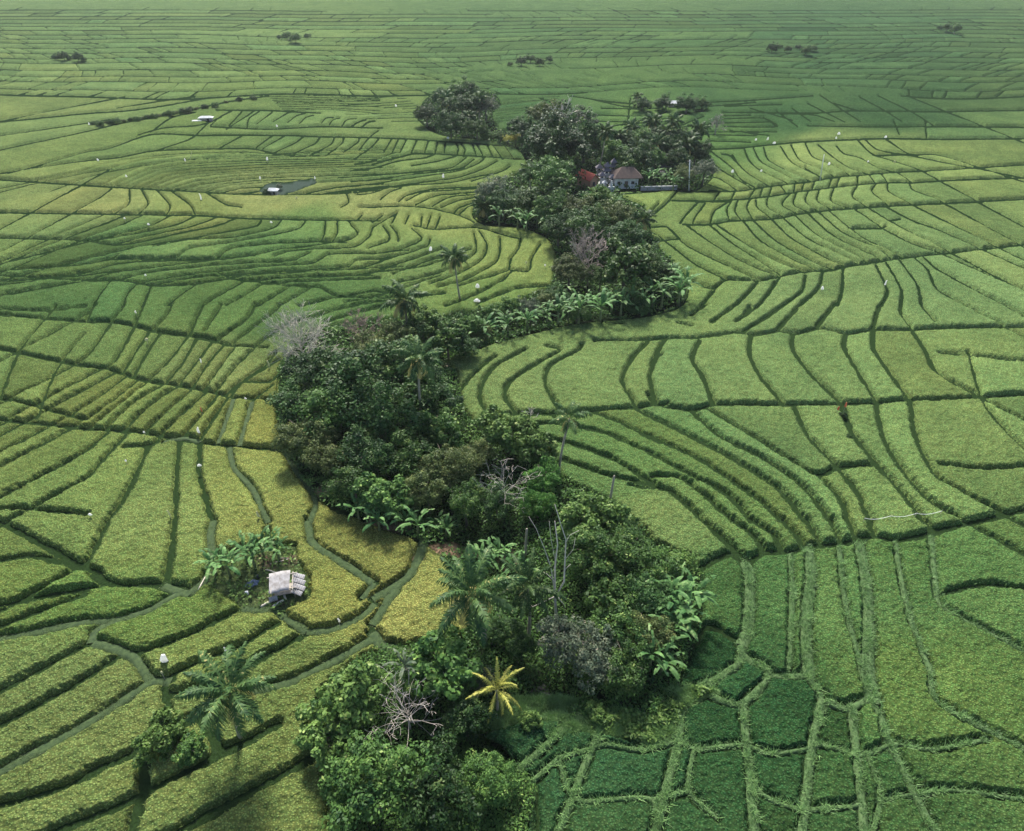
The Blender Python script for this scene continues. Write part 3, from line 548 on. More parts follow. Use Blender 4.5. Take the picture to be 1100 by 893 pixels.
# long grass blades over those bunds, the bank and the paths
def scatter_grass(name, pts, h, wdt, c1, c2, label, spread=1.0, nb=4):
    cl_ = np.clip(.5+1.1*vnoise(pts[:, 0]*1.1+3, pts[:, 1]*1.1)+.9*vnoise(pts[:, 0]*3.1, pts[:, 1]*3.1+5), 0, 1); cl_ = np.repeat(cl_, nb)
    n = len(pts)*nb; b = np.repeat(pts, nb, 0)+np.c_[rng.normal(0, .10*spread, (n, 2)), np.zeros(n)]
    an = rng.uniform(0, 2*math.pi, n); ln = h*rng.uniform(.5, 1.2, n)*(.35+1.1*cl_); le = rng.uniform(.1, 1., n); wd = wdt*rng.uniform(.5, 1, n); ca, sa = np.cos(an), np.sin(an)
    V_ = np.stack([b+np.stack([-sa*wd, ca*wd, 0*wd], 1), b+np.stack([sa*wd, -ca*wd, 0*wd], 1), b+np.stack([ca*ln*le, sa*ln*le, ln*(1-.5*le)], 1)], 1).reshape(-1, 3)
    r = (.3*rng.random(n)+.8*cl_)[:, None]; c = np.clip(np.repeat(np.array(c1)*.8*(1-r)+np.array(c2)*1.15*r, 3, 0), .005, 1)
    o = link(name, npmesh(name, V_, np.arange(n*3).reshape(-1, 3), BLADE, False, {'col': ('FLOAT_COLOR', c)})); return tag(o, label, 'grass', kind='stuff')
gp = []
for p, wd, kind in LINES:
    if kind != 'g': continue
    q = smooth(p, 1.0); x, y = P(q[:, 0], q[:, 1]); L_ = np.hypot(np.diff(x), np.diff(y)).sum(); k_ = int(L_*wd*26); i = rng.integers(0, len(x), k_)
    gp.append(np.stack([x[i]+rng.normal(0, wd*.33, k_), y[i]+rng.normal(0, wd*.33, k_), np.full(k_, .2)], 1))
def polypts(poly, dens, z):
    a = np.array(poly); n = int(dens*9000); u = rng.uniform(a[:, 0].min(), a[:, 0].max(), n); v = rng.uniform(a[:, 1].min(), a[:, 1].max(), n); k_ = inpoly(u, v, poly); x, y = P(u[k_], v[k_]); return np.stack([x, y, np.full(len(x), z)], 1)
gp.append(polypts(LIGHTBANK, 3.2, -.02)); gp.append(polypts([(500,775),(545,750),(600,748),(700,772),(650,790),(560,788)], 2.0, -.02)); gp.append(polypts(LIGHTBANK[:8], 1.5, -.02)); gp = np.vstack(gp)
scatter_grass('tall_grass', gp, .55, .04, (.05, .12, .028), (.15, .27, .085), 'tufts of long pale grass on the bunds and the bank at lower right')
pp = []
for p, wd, kind in LINES:
    if kind != 'p': continue
    q = smooth(p, 1.0); x, y = P(q[:, 0], q[:, 1]); L_ = np.hypot(np.diff(x), np.diff(y)).sum(); k_ = int(L_*wd*26); i = rng.integers(0, len(x), k_)
    pp.append(np.stack([x[i]+rng.normal(0, wd*.32, k_), y[i]+rng.normal(0, wd*.32, k_), np.full(k_, .04)], 1))
pp.append(polypts(YARD, 1.0, -.02)); scatter_grass('short_grass', np.vstack(pp), .20, .035, (.025, .055, .018), (.12, .17, .06), 'short worn grass on the paths between the lower left paddies')
# stream in the gully
def stream():
    k_ = (sw[:, 1] > 722) & (sw[:, 1] < 775); x, y = SWX[k_], SWY[k_]; tx_ = np.gradient(x); ty_ = np.gradient(y); l = np.hypot(tx_, ty_); nx, ny = -ty_/l, tx_/l; n = len(x)
    Vs = [np.stack([x+nx*a, y+ny*a, np.full(n, -2.15)], 1) for a in (-1.0, 1.0)]; a = np.arange(n-1)
    m = simple('water', (.03, .04, .038), .3, .2, .5); return link('stream', npmesh('stream', np.vstack(Vs), np.stack([a, a+1, a+n+1, a+n], 1), m))
tag(stream(), kind='structure')
# ------------------------------------------------------------------ leaves
def leafquads(c, nrm, size, asp=.55, fold=.0):
    """c (n,3) centres, nrm (n,3) facing; returns verts (4n,3), quads"""
    n = len(c); nrm = nrm/(np.linalg.norm(nrm, axis=1, keepdims=True)+1e-9)
    r = rng.normal(size=(n, 3)); a = np.cross(nrm, r); a /= np.linalg.norm(a, axis=1, keepdims=True)+1e-9; b = np.cross(nrm, a)
    s = np.asarray(size).reshape(-1, 1)*np.ones((n, 1)); a = a*s; b = b*s*asp
    V_ = np.stack([c-a, c+b*1.0-.1*a, c+a, c-b*1.0-.1*a], 1).reshape(-1, 3)
    return V_, np.arange(4*n).reshape(-1, 4)
def crown(name, nclump=90, per=90, leaf=.05, flat=.8, seed=1, clump=(.20, .34), lobes=.28, droop=0.0, inner=.25, asp=.55):
    """unit crown: clumps of leaves through an uneven ellipsoid of radius 1"""
    global rng; keep_ = rng; rng = np.random.default_rng(seed)
    d = rng.normal(size=(nclump*4, 3)); d /= np.linalg.norm(d, axis=1, keepdims=True); d = d[d[:, 2] > -.45][:nclump]
    ph = rng.uniform(0, 6.28, 6); az = np.arctan2(d[:, 1], d[:, 0])
    R_ = 1+lobes*(np.sin(2*az+ph[0])*.5+np.sin(3*az+ph[1])*.5*np.cos(2*d[:, 2]+ph[2])+.6*rng.normal(size=len(d))*.5)
    rad = R_*np.where(rng.random(len(d)) < inner, rng.uniform(.3, .75, len(d)), rng.uniform(.72, .92, len(d)))
    cc = d*rad[:, None]*np.array([1, 1, flat]); cr = rng.uniform(*clump, len(cc))
    k = np.repeat(np.arange(len(cc)), per); n = len(k); e = rng.normal(size=(n, 3)); e /= np.linalg.norm(e, axis=1, keepdims=True)
    rr = cr[k]*rng.uniform(.45, 1.05, n)**.6; pos = cc[k]+e*rr[:, None]*np.array([1, 1, .72]); pos[:, 2] -= droop*rr
    nr_ = e*.8+np.array([0, 0, .55])+rng.normal(size=(n, 3))*.45
    V_, F_ = leafquads(pos, nr_, leaf*rng.uniform(.6, 1.35, n), asp)
    base = rng.random(len(cc))[k]*.5+rng.random(n)*.5
    me = npmesh(name, V_, F_, LM['mid'], False, {'rnd': ('FLOAT', np.repeat(base, 4))}); rng = keep_; return me
CR = {
 'dense': [crown('crown_dense', 105, 105, .048, .82, s, (.15, .34), .55) for s in (11, 12, 13)],
 'fine':  [crown('crown_fine', 130, 95, .040, .70, s, (.14, .30), .4, .3, .3) for s in (21, 22)],
 'broad': [crown('crown_broad', 80, 75, .070, .85, s, (.15, .30), .5, 0, .25, .7) for s in (31, 32)],
 'sparse':[crown('crown_sparse', 85, 60, .046, .75, s, (.12, .28), .5, .2, .35) for s in (41, 42)],
}
def mdup(me, key):      # the same crown in another leaf colour, data shared per colour
    k_ = (me.name, key)
    if k_ not in _md:
        m = me.copy(); m.materials.clear(); m.materials.append(LM[key]); _md[k_] = m
    return _md[k_]
_md = {}
def at(px, py, h):
    x, y = P(px, py, h); return float(x), float(y)
def groundz(x, y): return float(gz(np.array([x]), np.array([y]))[0])
def trunk_mesh(H, r, R, seed, top=.55):
    rd = random.Random(seed); m = MB(); bend = [rd.uniform(-.12, .12)*H for _ in range(2)]
    pts = [(bend[0]*t*t, bend[1]*t*t, H*t) for t in (0, .15, .35, .6, .8, 1)]
    m.tube(pts, [r*1.5, r*1.05, r*.9, r*.75, r*.55, r*.3], 8)
    for i in range(7):
        t = rd.uniform(.35, .85); a = i*2.4+rd.uniform(-.4, .4); p = Vector((bend[0]*t*t, bend[1]*t*t, H*t)); L_ = R*rd.uniform(.55, .8)
        d = Vector((math.cos(a), math.sin(a), rd.uniform(.25, .8))); q = p+d*L_*.5; e = q+Vector((d.x, d.y, d.z*.4+.25))*L_*.5
        m.tube([p, q, e], [r*.4, r*.26, r*.1], 6)
    return m
STY = {'dark': ('dense', 'dark'), 'mid': ('dense', 'mid'), 'light': ('broad', 'light'), 'olive': ('fine', 'olive'), 'grey': ('sparse', 'grey'), 'fine': ('fine', 'dark'), 'bright': ('fine', 'bright'), 'bmid': ('broad', 'mid'), 'omid': ('fine', 'mid'), 'yell': ('sparse', 'yellow')}
ntree = 0
def tree(cx, cy, wpx, sty, label, hk=1.15, cat='tree', name='broadleaf_tree', group=None, sq=1.0):
    global ntree; ntree += 1
    h = 3.0
    for _ in range(4):
        x, y = at(cx, cy, h); R = wpx/2*float(depth(x, y, h))/F; h = hk*R
    x, y = at(cx, cy, h); g = groundz(x, y); rd = random.Random(ntree*7+1)
    t = empty(name, (x, y, g)); tag(t, label, cat, group)
    hh = h-g; trunk_mesh(hh+R*.35, max(.10, R*.06), R, ntree).build('trunk', BARKD, t, True)
    kind, colr = STY[sty]; me = CR[kind][ntree % len(CR[kind])]
    s = R*rd.uniform(.95, 1.05)
    link('crown', mdup(me, colr), t, (0, 0, hh), (rd.uniform(-.15, .15), rd.uniform(-.15, .15), rd.uniform(0, 6.28)), (s, s*rd.uniform(.88, 1.1), s*rd.uniform(.85, 1.05)*sq))
    return t
# ------------------------------------------------------------------ coconut palms
def frond(L_, rise, droop, az, n=24, wl=.62, lw=.055, side=.9, r=None):
    """one pinnate frond: list of quads (verts, faces) starting at origin"""
    r = r or random; pts = []; el = rise; p = Vector((0, 0, 0)); seg = 12
    for i in range(seg+1):
        pts.append(p.copy()); e = el-(droop*1.25)*((i/seg)**1.35); p = p+Vector((math.cos(az)*math.cos(e), math.sin(az)*math.cos(e), math.sin(e)))*(L_/seg)
    vs, fs, rn = [], [], []
    def q(a, b, c, d, k):
        o_ = len(vs); vs.extend([a, b, c, d]); fs.append((o_, o_+1, o_+2, o_+3)); rn.extend([k]*4)
    for i in range(seg):       # rachis
        t = (pts[i+1]-pts[i]).normalized(); s_ = t.cross(Vector((0, 0, 1))); s_ = s_.normalized() if s_.length > .01 else Vector((1, 0, 0)); w_ = .05*(1-i/seg)+.015
        q(pts[i]-s_*w_, pts[i]+s_*w_, pts[i+1]+s_*w_*.8, pts[i+1]-s_*w_*.8, .72)
    kk = r.random()
    for j in range(n):
        f = .16+.84*(j+.5)/n; fi = f*seg; i = min(seg-1, int(fi)); p = pts[i].lerp(pts[i+1], fi-i); t = (pts[i+1]-pts[i]).normalized()
        s_ = t.cross(Vector((0, 0, 1))); s_ = s_.normalized() if s_.length > .05 else Vector((math.sin(az), -math.cos(az), 0)); up = s_.cross(t)
        ll = wl*L_/4*math.sin(math.pi*min(1, .18+.80*f))**.7
        for sg in (-1, 1):
            d = (s_*sg*side*r.uniform(.6, 1)+t*r.uniform(.35, .75)+up*(.2-.8*r.random())).normalized(); w_ = t*lw*L_/4
            m_ = p+d*ll*.55; e = p+d*ll+Vector((0, 0, -.55*ll)); 
            q(p-w_, p+w_, m_+w_*.9, m_-w_*.9, kk*.5+r.random()*.35); q(m_-w_*.9, m_+w_*.9, e+w_*.1, e-w_*.1, kk*.5+r.random()*.35)
    return vs, fs, rn
def palmcrown(name, seed, nf=28, L_=4.1, dead=4, up=1.25, wl=.74, lw=.068, n=27):
    r = random.Random(seed); V_, F_, R_ = [], [], []
    for i in range(nf):
        f = i/(nf-1); az = i*2.399+r.uniform(-.25, .25); rise = up-(up+.55)*f**1.1+r.uniform(-.12, .12); ll = L_*r.uniform(.85, 1.08)*(.8+.2*math.sin(math.pi*min(1, f+.2)))
        v, fc, rn = frond(ll, rise, .85+.5*f+r.uniform(-.2, .3), az, r=r, wl=wl, lw=lw, n=n)
        if i >= nf-dead: rn = [1.25+.3*r.random() for _ in rn]
        o_ = len(V_); V_ += v; F_ += [tuple(a+o_ for a in q) for q in fc]; R_ += rn
    return npmesh(name, np.array(V_), np.array(F_), LM['palm'], False, {'rnd': ('FLOAT', np.array(R_))})
PC = [palmcrown('palm_crown', 101), palmcrown('palm_crown', 102, 26, 4.2, 5), palmcrown('palm_crown', 103, 30, 4.0, 4, 1.15)]
PF = [palmcrown('palm_crown_far', 107+i, 22, 4.2, 3, 1.25, 1.1, .17, 18) for i in range(2)]
PM = [palmcrown('palm_crown_mid', 110+i, 26, 4.1, 5, 1.25, .9, .10, 20) for i in range(2)]
PYOUNG = palmcrown('palm_crown_young', 104, 20, 4.4, 0, 1.4, .66)
def nuts():
    m = MB(); r = random.Random(4)
    for i in range(9):
        a = i*2.4; c = Vector((math.cos(a)*.28, math.sin(a)*.28, -.32-.12*(i % 3))); 
        m.tube([c+Vector((0, 0, z)) for z in (-.14, -.09, 0, .09, .14)], [.03, .10, .13, .10, .03], 7)
    return m.mesh('coconuts', simple('coconut husk', (.16, .17, .05), .6, .3, 3), True)
NUTS = nuts(); npalm = 0
def palm(cx, cy, wpx, bx, by, label, var=None, mat='palm', group=None, s=None, name='coconut_palm', hmax=None):
    """crown centre at photo (cx,cy), trunk foot at (bx,by)"""
    global npalm; npalm += 1
    gx_, gy_ = at(bx, by, 0); g = groundz(gx_, gy_)
    # height: point above the foot whose picture is at cy
    dpt = gy_; k = (CY-cy)/F; dy = cp+k*sp; dz = -sp+k*cp
    H = CAMH+dz/dy*gy_
    if hmax: H = min(H, hmax)
    H = max(1.2, H); tx_ = (cx-CX)/F*float(depth(0, gy_, H)); lean = tx_-gx_
    R = wpx/2*float(depth(0, gy_, H))/F*(1.2 if wpx < 34 else 1); sc_ = R/3.9
    rd = random.Random(npalm*13); t = empty(name, (gx_, gy_, g)); tag(t, label, 'palm tree', group)
    m = MB(); Hh = H-g; sway = rd.uniform(-.03, .03)*Hh
    pts = [(lean*(u**1.25)+sway*math.sin(math.pi*u), sway*math.sin(2.2*u), Hh*u) for u in np.linspace(0, 1, 9)]
    m.tube(pts, [max(.13, (.26 if i == 0 else .20-.007*i)*max(.7, min(1.2, sc_))) for i in range(9)], 9); m.build('trunk', BARK, t, True)
    me = (PC[npalm % 3] if wpx > 70 else PM[npalm % 2] if wpx > 32 else PF[npalm % 2]) if var is None else var
    link('crown', mdup(me, mat), t, (lean, pts[-1][1], Hh-.05), (rd.uniform(-.1, .1), rd.uniform(-.1, .1), rd.uniform(0, 6.28)), sc_)
    if var is None and Hh > 4: link('coconuts', NUTS, t, (lean, pts[-1][1], Hh), (0, 0, rd.uniform(0, 6)), sc_)
    return t
# ------------------------------------------------------------------ banana plants
def bananaleaves(name, seed, n=9, L_=2.6):
    r = random.Random(seed); V_, F_, R_ = [], [], []
    for i in range(n):
        az = i*2.4+r.uniform(-.4, .4); rise = 1.35-.9*(i/n)+r.uniform(-.15, .15); seg = 9; p = Vector((0, 0, 0)); prev = None; k = r.random(); ll = L_*r.uniform(.8, 1.15); tw = r.uniform(-.3, .3)
        for j in range(seg+1):
            f = j/seg; e = rise-1.7*(f**1.6)*r.uniform(.95, 1.05); t = Vector((math.cos(az)*math.cos(e), math.sin(az)*math.cos(e), math.sin(e)))
            s_ = Vector((math.sin(az), -math.cos(az), tw)).normalized(); up = s_.cross(t); w_ = (.05 if f < .18 else .21*math.sin(math.pi*min(1, max(.05, (f-.12)/.95)))**.6)*r.uniform(.85, 1.08)
            if j == seg: w_ = .04
            row = [p-s_*w_+up*(-.10)*w_*2, p, p+s_*w_+up*(-.10)*w_*2]
            if prev:
                for a in (0, 1):
                    if f > .3 and r.random() < .16: continue       # torn leaf
                    o_ = len(V_); V_ += [prev[a], prev[a+1], row[a+1], row[a]]; F_.append((o_, o_+1, o_+2, o_+3)); R_ += [min(1, k*.7+r.random()*.2+(.2 if f > .8 else 0))]*4
            prev = row; p = p+t*(ll/seg)
    return npmesh(name, np.array(V_), np.array(F_), LM['banana'], False, {'rnd': ('FLOAT', np.array(R_))})
BL_ = [bananaleaves('banana_leaves', 200+i, 8+i % 3) for i in range(4)]
BST = MB().tube([(0, 0, 0), (.02, 0, .8), (.03, .02, 1.6), (.03, .02, 1.95)], [.17, .14, .11, .07], 8).mesh('banana_stem', STEM, True)
nban = 0
def banana(px, py, s, label, group=None, mat='banana'):
    global nban; nban += 1; rd = random.Random(nban*5); h = 1.9*s; x, y = at(px, py, h); g = groundz(x, y)
    t = empty('banana_plant', (x, y, g), rd.uniform(0, 6.28), s); tag(t, label, 'banana plant', group)
    link('stem', BST, t); link('leaves', mdup(BL_[nban % 4], mat), t, (.03, .02, 1.9), (0, 0, rd.uniform(0, 6)), rd.uniform(.9, 1.15)); return t
# ------------------------------------------------------------------ bare trees
def bare(base, top_h, R, seed, levels, nsub, name, label, r0=.16, mat=None, first=.35, up=.5, fan=1.0, cat='bare tree', lean=(0, 0), twig=.008, nb=10, lk=1.0):
    rd = random.Random(seed); tr = MB(); br = MB(); x, y, g = base; t = empty(name, base); tag(t, label, cat)
    H = top_h; p0 = Vector((0, 0, 0)); fork = Vector((lean[0]*first, lean[1]*first, H*first)); tip = Vector((lean[0], lean[1], H*.72))
    tr.tube([p0, fork*.5+Vector((.04, .03, 0)), fork, (fork+tip)/2, tip], [r0*1.3, r0, r0*.85, r0*.6, r0*.35], 8)
    def grow(p, d, L_, r, lv):
        pts = [p]; q = p; n = 4
        for i in range(n):
            d = (d+Vector((rd.gauss(0, .12), rd.gauss(0, .12), rd.gauss(0, .09)+.05*up))).normalized(); q = q+d*L_/n; pts.append(q)
        br.tube(pts, [max(twig, r*(1-.7*i/n)) for i in range(n+1)], 5 if lv > levels-2 else 3, False)
        if lv <= 0: return
        for k in range(nsub):
            i = rd.randint(1, n) if k else n; dd = (d+Vector((rd.gauss(0, .6), rd.gauss(0, .6), rd.gauss(0, .5)+.12*up))*fan).normalized(); grow(pts[i], dd, L_*rd.uniform(.5, .78), r*.5, lv-1)
    for i in range(nb):
        u = i/(nb-1); p = fork.lerp(tip, u); a = i*2.4+rd.uniform(-.3, .3); e = .15+1.1*u; d = Vector((math.cos(a)*math.cos(e), math.sin(a)*math.cos(e), math.sin(e)))
        grow(p, d, R*lk*rd.uniform(.5, .68), r0*.42, levels)
    tr.build('trunk', mat or BARKW, t, True); br.build('branches', mat or BARKW, t); return t
def place_h(cx, cy, wpx, hk):
    h = 3.
    for _ in range(4):
        x, y = at(cx, cy, h); R = wpx/2*float(depth(x, y, h))/F; h = hk*R
    x, y = at(cx, cy, h); g = groundz(x, y); return (x, y, g), h-g, R
# ------------------------------------------------------------------ undergrowth of the belt
def undergrowth():
    a = np.array(BELT); n = 210000; u = rng.uniform(a[:, 0].min(), a[:, 0].max(), n); v = rng.uniform(a[:, 1].min(), a[:, 1].max()-20, n)
    k = inpoly(u, v, BELT); u, v = u[k], v[k]
    for cx, cy, rx, ry in ((500,582,26,6),(475,590,20,5),(425,567,15,5),(545,590,10,7),(590,745,24,8),(500,382,20,5),(347,528,7,4)):
        q = (((u-cx)/rx)**2+((v-cy)/ry)**2) > 1; q |= rng.random(len(u)) < .12; u, v = u[q], v[q]
    x, y = P(u, v); g = gz(x, y); h = 1.7*np.clip(vnoise(x*.45, y*.45)+.55, 0.05, 1)*rng.uniform(.1, 1, len(x))**.5
    keepfar = v < 9999; c = np.stack([x+rng.normal(0, .15, len(x)), y+rng.normal(0, .15, len(x)), g+h+.05], 1)
    s = np.clip(1.6*depth(x, y)/F*1.15, .12, .5)
    V_, F_ = leafquads(c, rng.normal(size=c.shape)*.6+np.array([0, 0, .8]), s*rng.uniform(.6, 1.3, len(x)), .5)
    cl = np.clip(vnoise(x*.3+5, y*.3)+.5, 0, 1)*.45+rng.random(len(x))*.5
    o = link('undergrowth', npmesh('undergrowth', V_, F_, LM['mid'], False, {'rnd': ('FLOAT', np.repeat(cl, 4))}))
    tag(o, 'dense dark undergrowth of shrubs and weeds covering the winding gully', 'undergrowth', kind='stuff')
undergrowth()

def weeds():
    a = []
    for poly, n in ((LIGHTBANK, 9000), ([(500,778),(520,765),(560,750),(600,748),(700,772),(650,790),(560,790)], 9000), (YARD, 1200)):
        q = np.array(poly); u = rng.uniform(q[:, 0].min(), q[:, 0].max(), n); v = rng.uniform(q[:, 1].min(), q[:, 1].max(), n); k = inpoly(u, v, poly); a.append(np.stack([u[k], v[k]], 1))
    a = np.vstack(a); x, y = P(a[:, 0], a[:, 1]); cl = vnoise(x*.8, y*.8)+.5; k = rng.random(len(x)) < cl*1.3; x, y, cl = x[k], y[k], cl[k]
    c_ = np.stack([x, y, gz(x, y)+.15+rng.random(len(x))*.9*cl], 1); V_, F_ = leafquads(c_, rng.normal(size=c_.shape)*.5+np.array([0, 0, .9]), rng.uniform(.12, .32, len(x)), .5)
    o = link('weeds', npmesh('weeds', V_, F_, LM['light'], False, {'rnd': ('FLOAT', np.repeat(rng.random(len(x))*.6+.4*cl, 4))})); tag(o, 'low leafy weeds on the grassy bank below the near wood', 'weeds', kind='stuff')
weeds()
# ------------------------------------------------------------------ trees, one by one, from the far end of the belt to the near one
for a in [
 (499,100,30,'dark','tall dark tree at the back of the far clump of the belt'),
 (458,122,24,'fine','round dark tree on the left edge of the far clump by the top paddies'),
 (497,114,30,'dark','biggest tree of the far clump, dark and dense, left of the palm-like grey crown'),
 (522,114,26,'grey','grey-green tree on the right edge of the far clump'),
 (484,133,28,'dark','low dark tree on the near left corner of the far clump'),
 (512,137,24,'omid','small bushy tree at the near edge of the far clump, above the thin hedge'),
 (474,104,22,'fine','small dark tree at the back left of the far clump'),
 (561,137,30,'dark','small dark tree where the thin hedge meets the big valley wood'),
 (590,124,38,'olive','yellowish olive tree beside the white leafless branches, left'),
 (624,128,34,'grey','brownish grey tree crown right of the white leafless branches'),
 (599,156,66,'dark','huge dark broadleaf tree left of the red tiled roof'),
 (586,150,46,'fine','dark tree leaning out left of the huge valley tree'),
 (628,150,44,'dark','dark tree between the huge valley tree and the first coconut palms'),
 (592,186,44,'mid','rounded green tree below the huge dark tree, left of the red roof'),
 (601,204,30,'bmid','leafy tree left of the red tiled roof'),
 (655,163,34,'mid','dark green tree behind the shrines, under the leaning palm'),
 (688,170,34,'dark','dark tree behind the brown roofed pavilion'),
 (716,158,30,'fine','dark tree among the coconut palms, behind the pointed grey roof'),
 (728,172,28,'dark','shady tree right of the pointed grey thatch roof'),
 (757,182,30,'grey','greyish bush-like tree right of the tall white pole'),
 (668,152,28,'fine','dark tree between the leaning palm and its neighbour'),
 (690,150,26,'mid','green tree at the back of the palm grove, left half'),
 (710,146,26,'dark','dark tree at the back of the palm grove, middle'),
 (731,148,26,'fine','fine leaved dark tree at the back of the palm grove, right half'),
 (748,162,26,'dark','dark tree below the rightmost palm of the grove'),
 (676,180,26,'bmid','leafy tree directly behind the brown tile roof'),
 (703,172,28,'mid','green tree left of the pointed grey thatch roof'),
 (734,188,24,'olive','low olive tree left of the tall white pole'),
 (643,218,38,'light','spiky pale green tree in front of the white shrines'),
 (618,224,36,'olive','olive tree below the orange gable wall'),
 (529,204,40,'grey','grey-green tree at the left tip of the middle thicket'),
 (541,216,34,'fine','dark tree just behind the left tip of the middle thicket'),
 (567,218,36,'mid','dome-shaped fan-leaved tree in the middle of the thicket'),
 (592,222,40,'omid','green tree right of the dome-shaped one in the thicket'),
 (600,245,38,'fine','dark low tree above the inner bend of the belt'),
 (628,240,48,'omid','spreading tree above the grey leafless tree'),
 (658,232,44,'olive','olive tree on the right side above the dark rounded tree'),
 (672,252,40,'dark','dark rounded tree below the lone palm at the paddy edge'),
 (612,290,40,'olive','yellow-olive tree left of the grey leafless tree'),
 (672,286,60,'bmid','big fresh green tree at the outer bend, above the row of bananas'),
 (702,292,40,'mid','green tree on the right flank of the outer bend'),
 (645,296,26,'omid','small tree right under the grey leafless tree'),
 (600,318,24,'dark','dark shrub tree behind the near bananas of the outer bend'),
 (570,330,26,'grey','silvery shrub tree in the row along the upper belt edge'),
 (548,330,22,'light','pale leaved shrub tree at the upper edge of the narrow belt'),
 (527,338,22,'mid','round shrub tree in the narrow part of the belt'),
 (503,350,26,'mid','green tree where the narrow belt begins to widen'),
 (480,358,46,'bmid','leafy tree right of the palm with a pale trunk'),
 (455,352,42,'mid','green tree behind the palm with a pale trunk'),
 (500,372,26,'dark','small dark tree on the lower edge of the narrow belt'),
 (428,362,44,'olive','olive tree on the upper edge left of the palm with a pale trunk'),
 (400,378,48,'olive','brownish green tree crown beside the brown leafless tree'),
 (345,402,64,'dark','dark tree beneath the grey leafless tree'),
 (391,408,84,'dark','largest tree of the big dark grove, in its middle'),
 (434,402,66,'mid','tree of the big dark grove standing behind the centre palm'),
 (318,432,52,'dark','dark tree on the far left edge of the big grove'),
 (360,440,70,'mid','tree of the big grove, left of its centre'),
 (412,446,74,'dark','deep green tree on the near side of the big grove'),
 (462,424,56,'dark','dark tree on the right edge of the big grove beside the pale field corner'),
 (330,468,56,'olive','olive green tree on the left edge of the big grove'),
 (352,492,48,'olive','brownish tree at the lower left foot of the big grove'),
 (392,488,60,'fine','shaded tree in the dark hollow of the big grove'),
 (380,520,48,'mid','bluish green tree above the ripe field corner'),
 (412,532,52,'bmid','broad leaved tree above the banana clump'),
 (440,492,56,'mid','green tree in the middle of the lower wood'),
 (472,462,46,'bmid','leafy tree at the foot of the centre palm'),
 (482,500,56,'olive','large olive tree left of the white leafless tree'),
 (458,519,52,'olive','feathery olive tree above the brown soil patch'),
 (512,488,36,'olive','thin olive tree next to the pale crowned one'),
 (546,464,52,'light','pale green tree at the field edge, below the curved paddies'),
 (577,484,44,'light','yellow-green tree between the pale tree and the leaning palm'),
 (500,536,46,'omid','shadowy tree under the white leafless tree'),
 (534,541,36,'dark','dark tree right above the brown soil patch'),
 (584,512,38,'bright','bright green feathery tree wrapped by vines, upper part of its clump'),
 (578,542,34,'bright','bright green feathery shrub tree below the vine covered one'),
 (625,562,54,'light','light tree behind the tall bare trunks'),
 (655,558,46,'light','pale topped tree at the foot of the broken palm stem'),
 (640,594,64,'mid','full green tree right of the tall bare trunks'),
 (676,594,56,'omid','green tree on the upper right flank of the near wood'),
 (706,612,50,'mid','dark tree between the near wood and the banana corner'),
 (727,606,34,'light','pale shrub tree on the right tip of the near wood'),
 (652,636,58,'bmid','yellowish green tree in the middle of the near wood'),
 (690,640,56,'fine','dark fine leaved tree in the middle right of the near wood'),
 (664,668,56,'mid','green tree in the lower middle of the near wood'),
 (610,688,70,'grey','wide grey-green shrub tree left below the near wood'),
 (640,708,56,'grey','greyish shrub tree above the stream'),
 (694,680,52,'olive','olive tree on the lower right of the near wood'),
 (672,712,54,'mid','lowest green tree of the near wood, over the dark shade'),
 (380,748,72,'light','round tree with glossy light leaves near the bottom, left of the white leafless tree'),
 (350,790,56,'light','bushy light green tree below the round glossy one'),
 (478,716,68,'bmid','dark green glossy tree under the big palm'),
 (515,728,40,'grey','grey-green shrub tree left of the yellow palm'),
 (500,765,50,'dark','dark shrub tree right of the white leafless tree'),
 (445,730,40,'omid','small tree behind the white leafless tree'),
 (400,840,90,'mid','wide green tree at the bottom, below the white leafless tree'),
 (470,850,80,'dark','dark tree at the bottom beside the wide green one'),
 (525,835,56,'omid','low tree at the bottom next to the dark young rice'),
]: tree(*a)
for a in [
 (172,792,46,'light','light green shrub at the bottom left, beside the leaning palm','shrub'),
 (205,805,30,'bmid','smaller shrub right of the bottom left one','shrub'),
 (738,113,20,'dark','dark shrub by the small far house at the top right','shrub'),
 (712,111,20,'dark','dark shrub left of the small far house','shrub'),
 (690,113,18,'dark','shrub in the far tree row, left end','shrub'),
 (754,112,16,'mid','shrub in the far tree row, right end','shrub'),
 (590,320,26,'olive','low olive shrub at the inner bend of the belt','shrub'),
 (620,338,26,'mid','green shrub in front of the outer bend bananas','shrub'),
 (682,328,26,'dark','dark shrub between the outer bend bananas','shrub'),
 (906,446,8,'dark','small dark shrub on the bund beside the orange cloths','shrub'),
 (912,470,8,'dark','low dark bush on the bund below the orange cloths','shrub'),
 (515,356,22,'olive','olive shrub in the narrow part of the belt','shrub'),
 (440,378,30,'dark','dark shrub under the centre palm','shrub'),
 (560,690,30,'dark','dark shrub beneath the big palm, by the stream','shrub'),
 (540,675,30,'fine','shaded shrub right beneath the trunk of the big palm','shrub'),
 (570,775,22,'light','pale shrub on the bank below the yellow palm','shrub'),
 (640,765,20,'light','small pale shrub on the bank beside the stream','shrub'),
 (318,632,9,'mid','small green shrub growing through the broken hut roof','shrub'),
]: tree(a[0], a[1], a[2], a[3], a[4], .8, 'shrub', 'shrub')
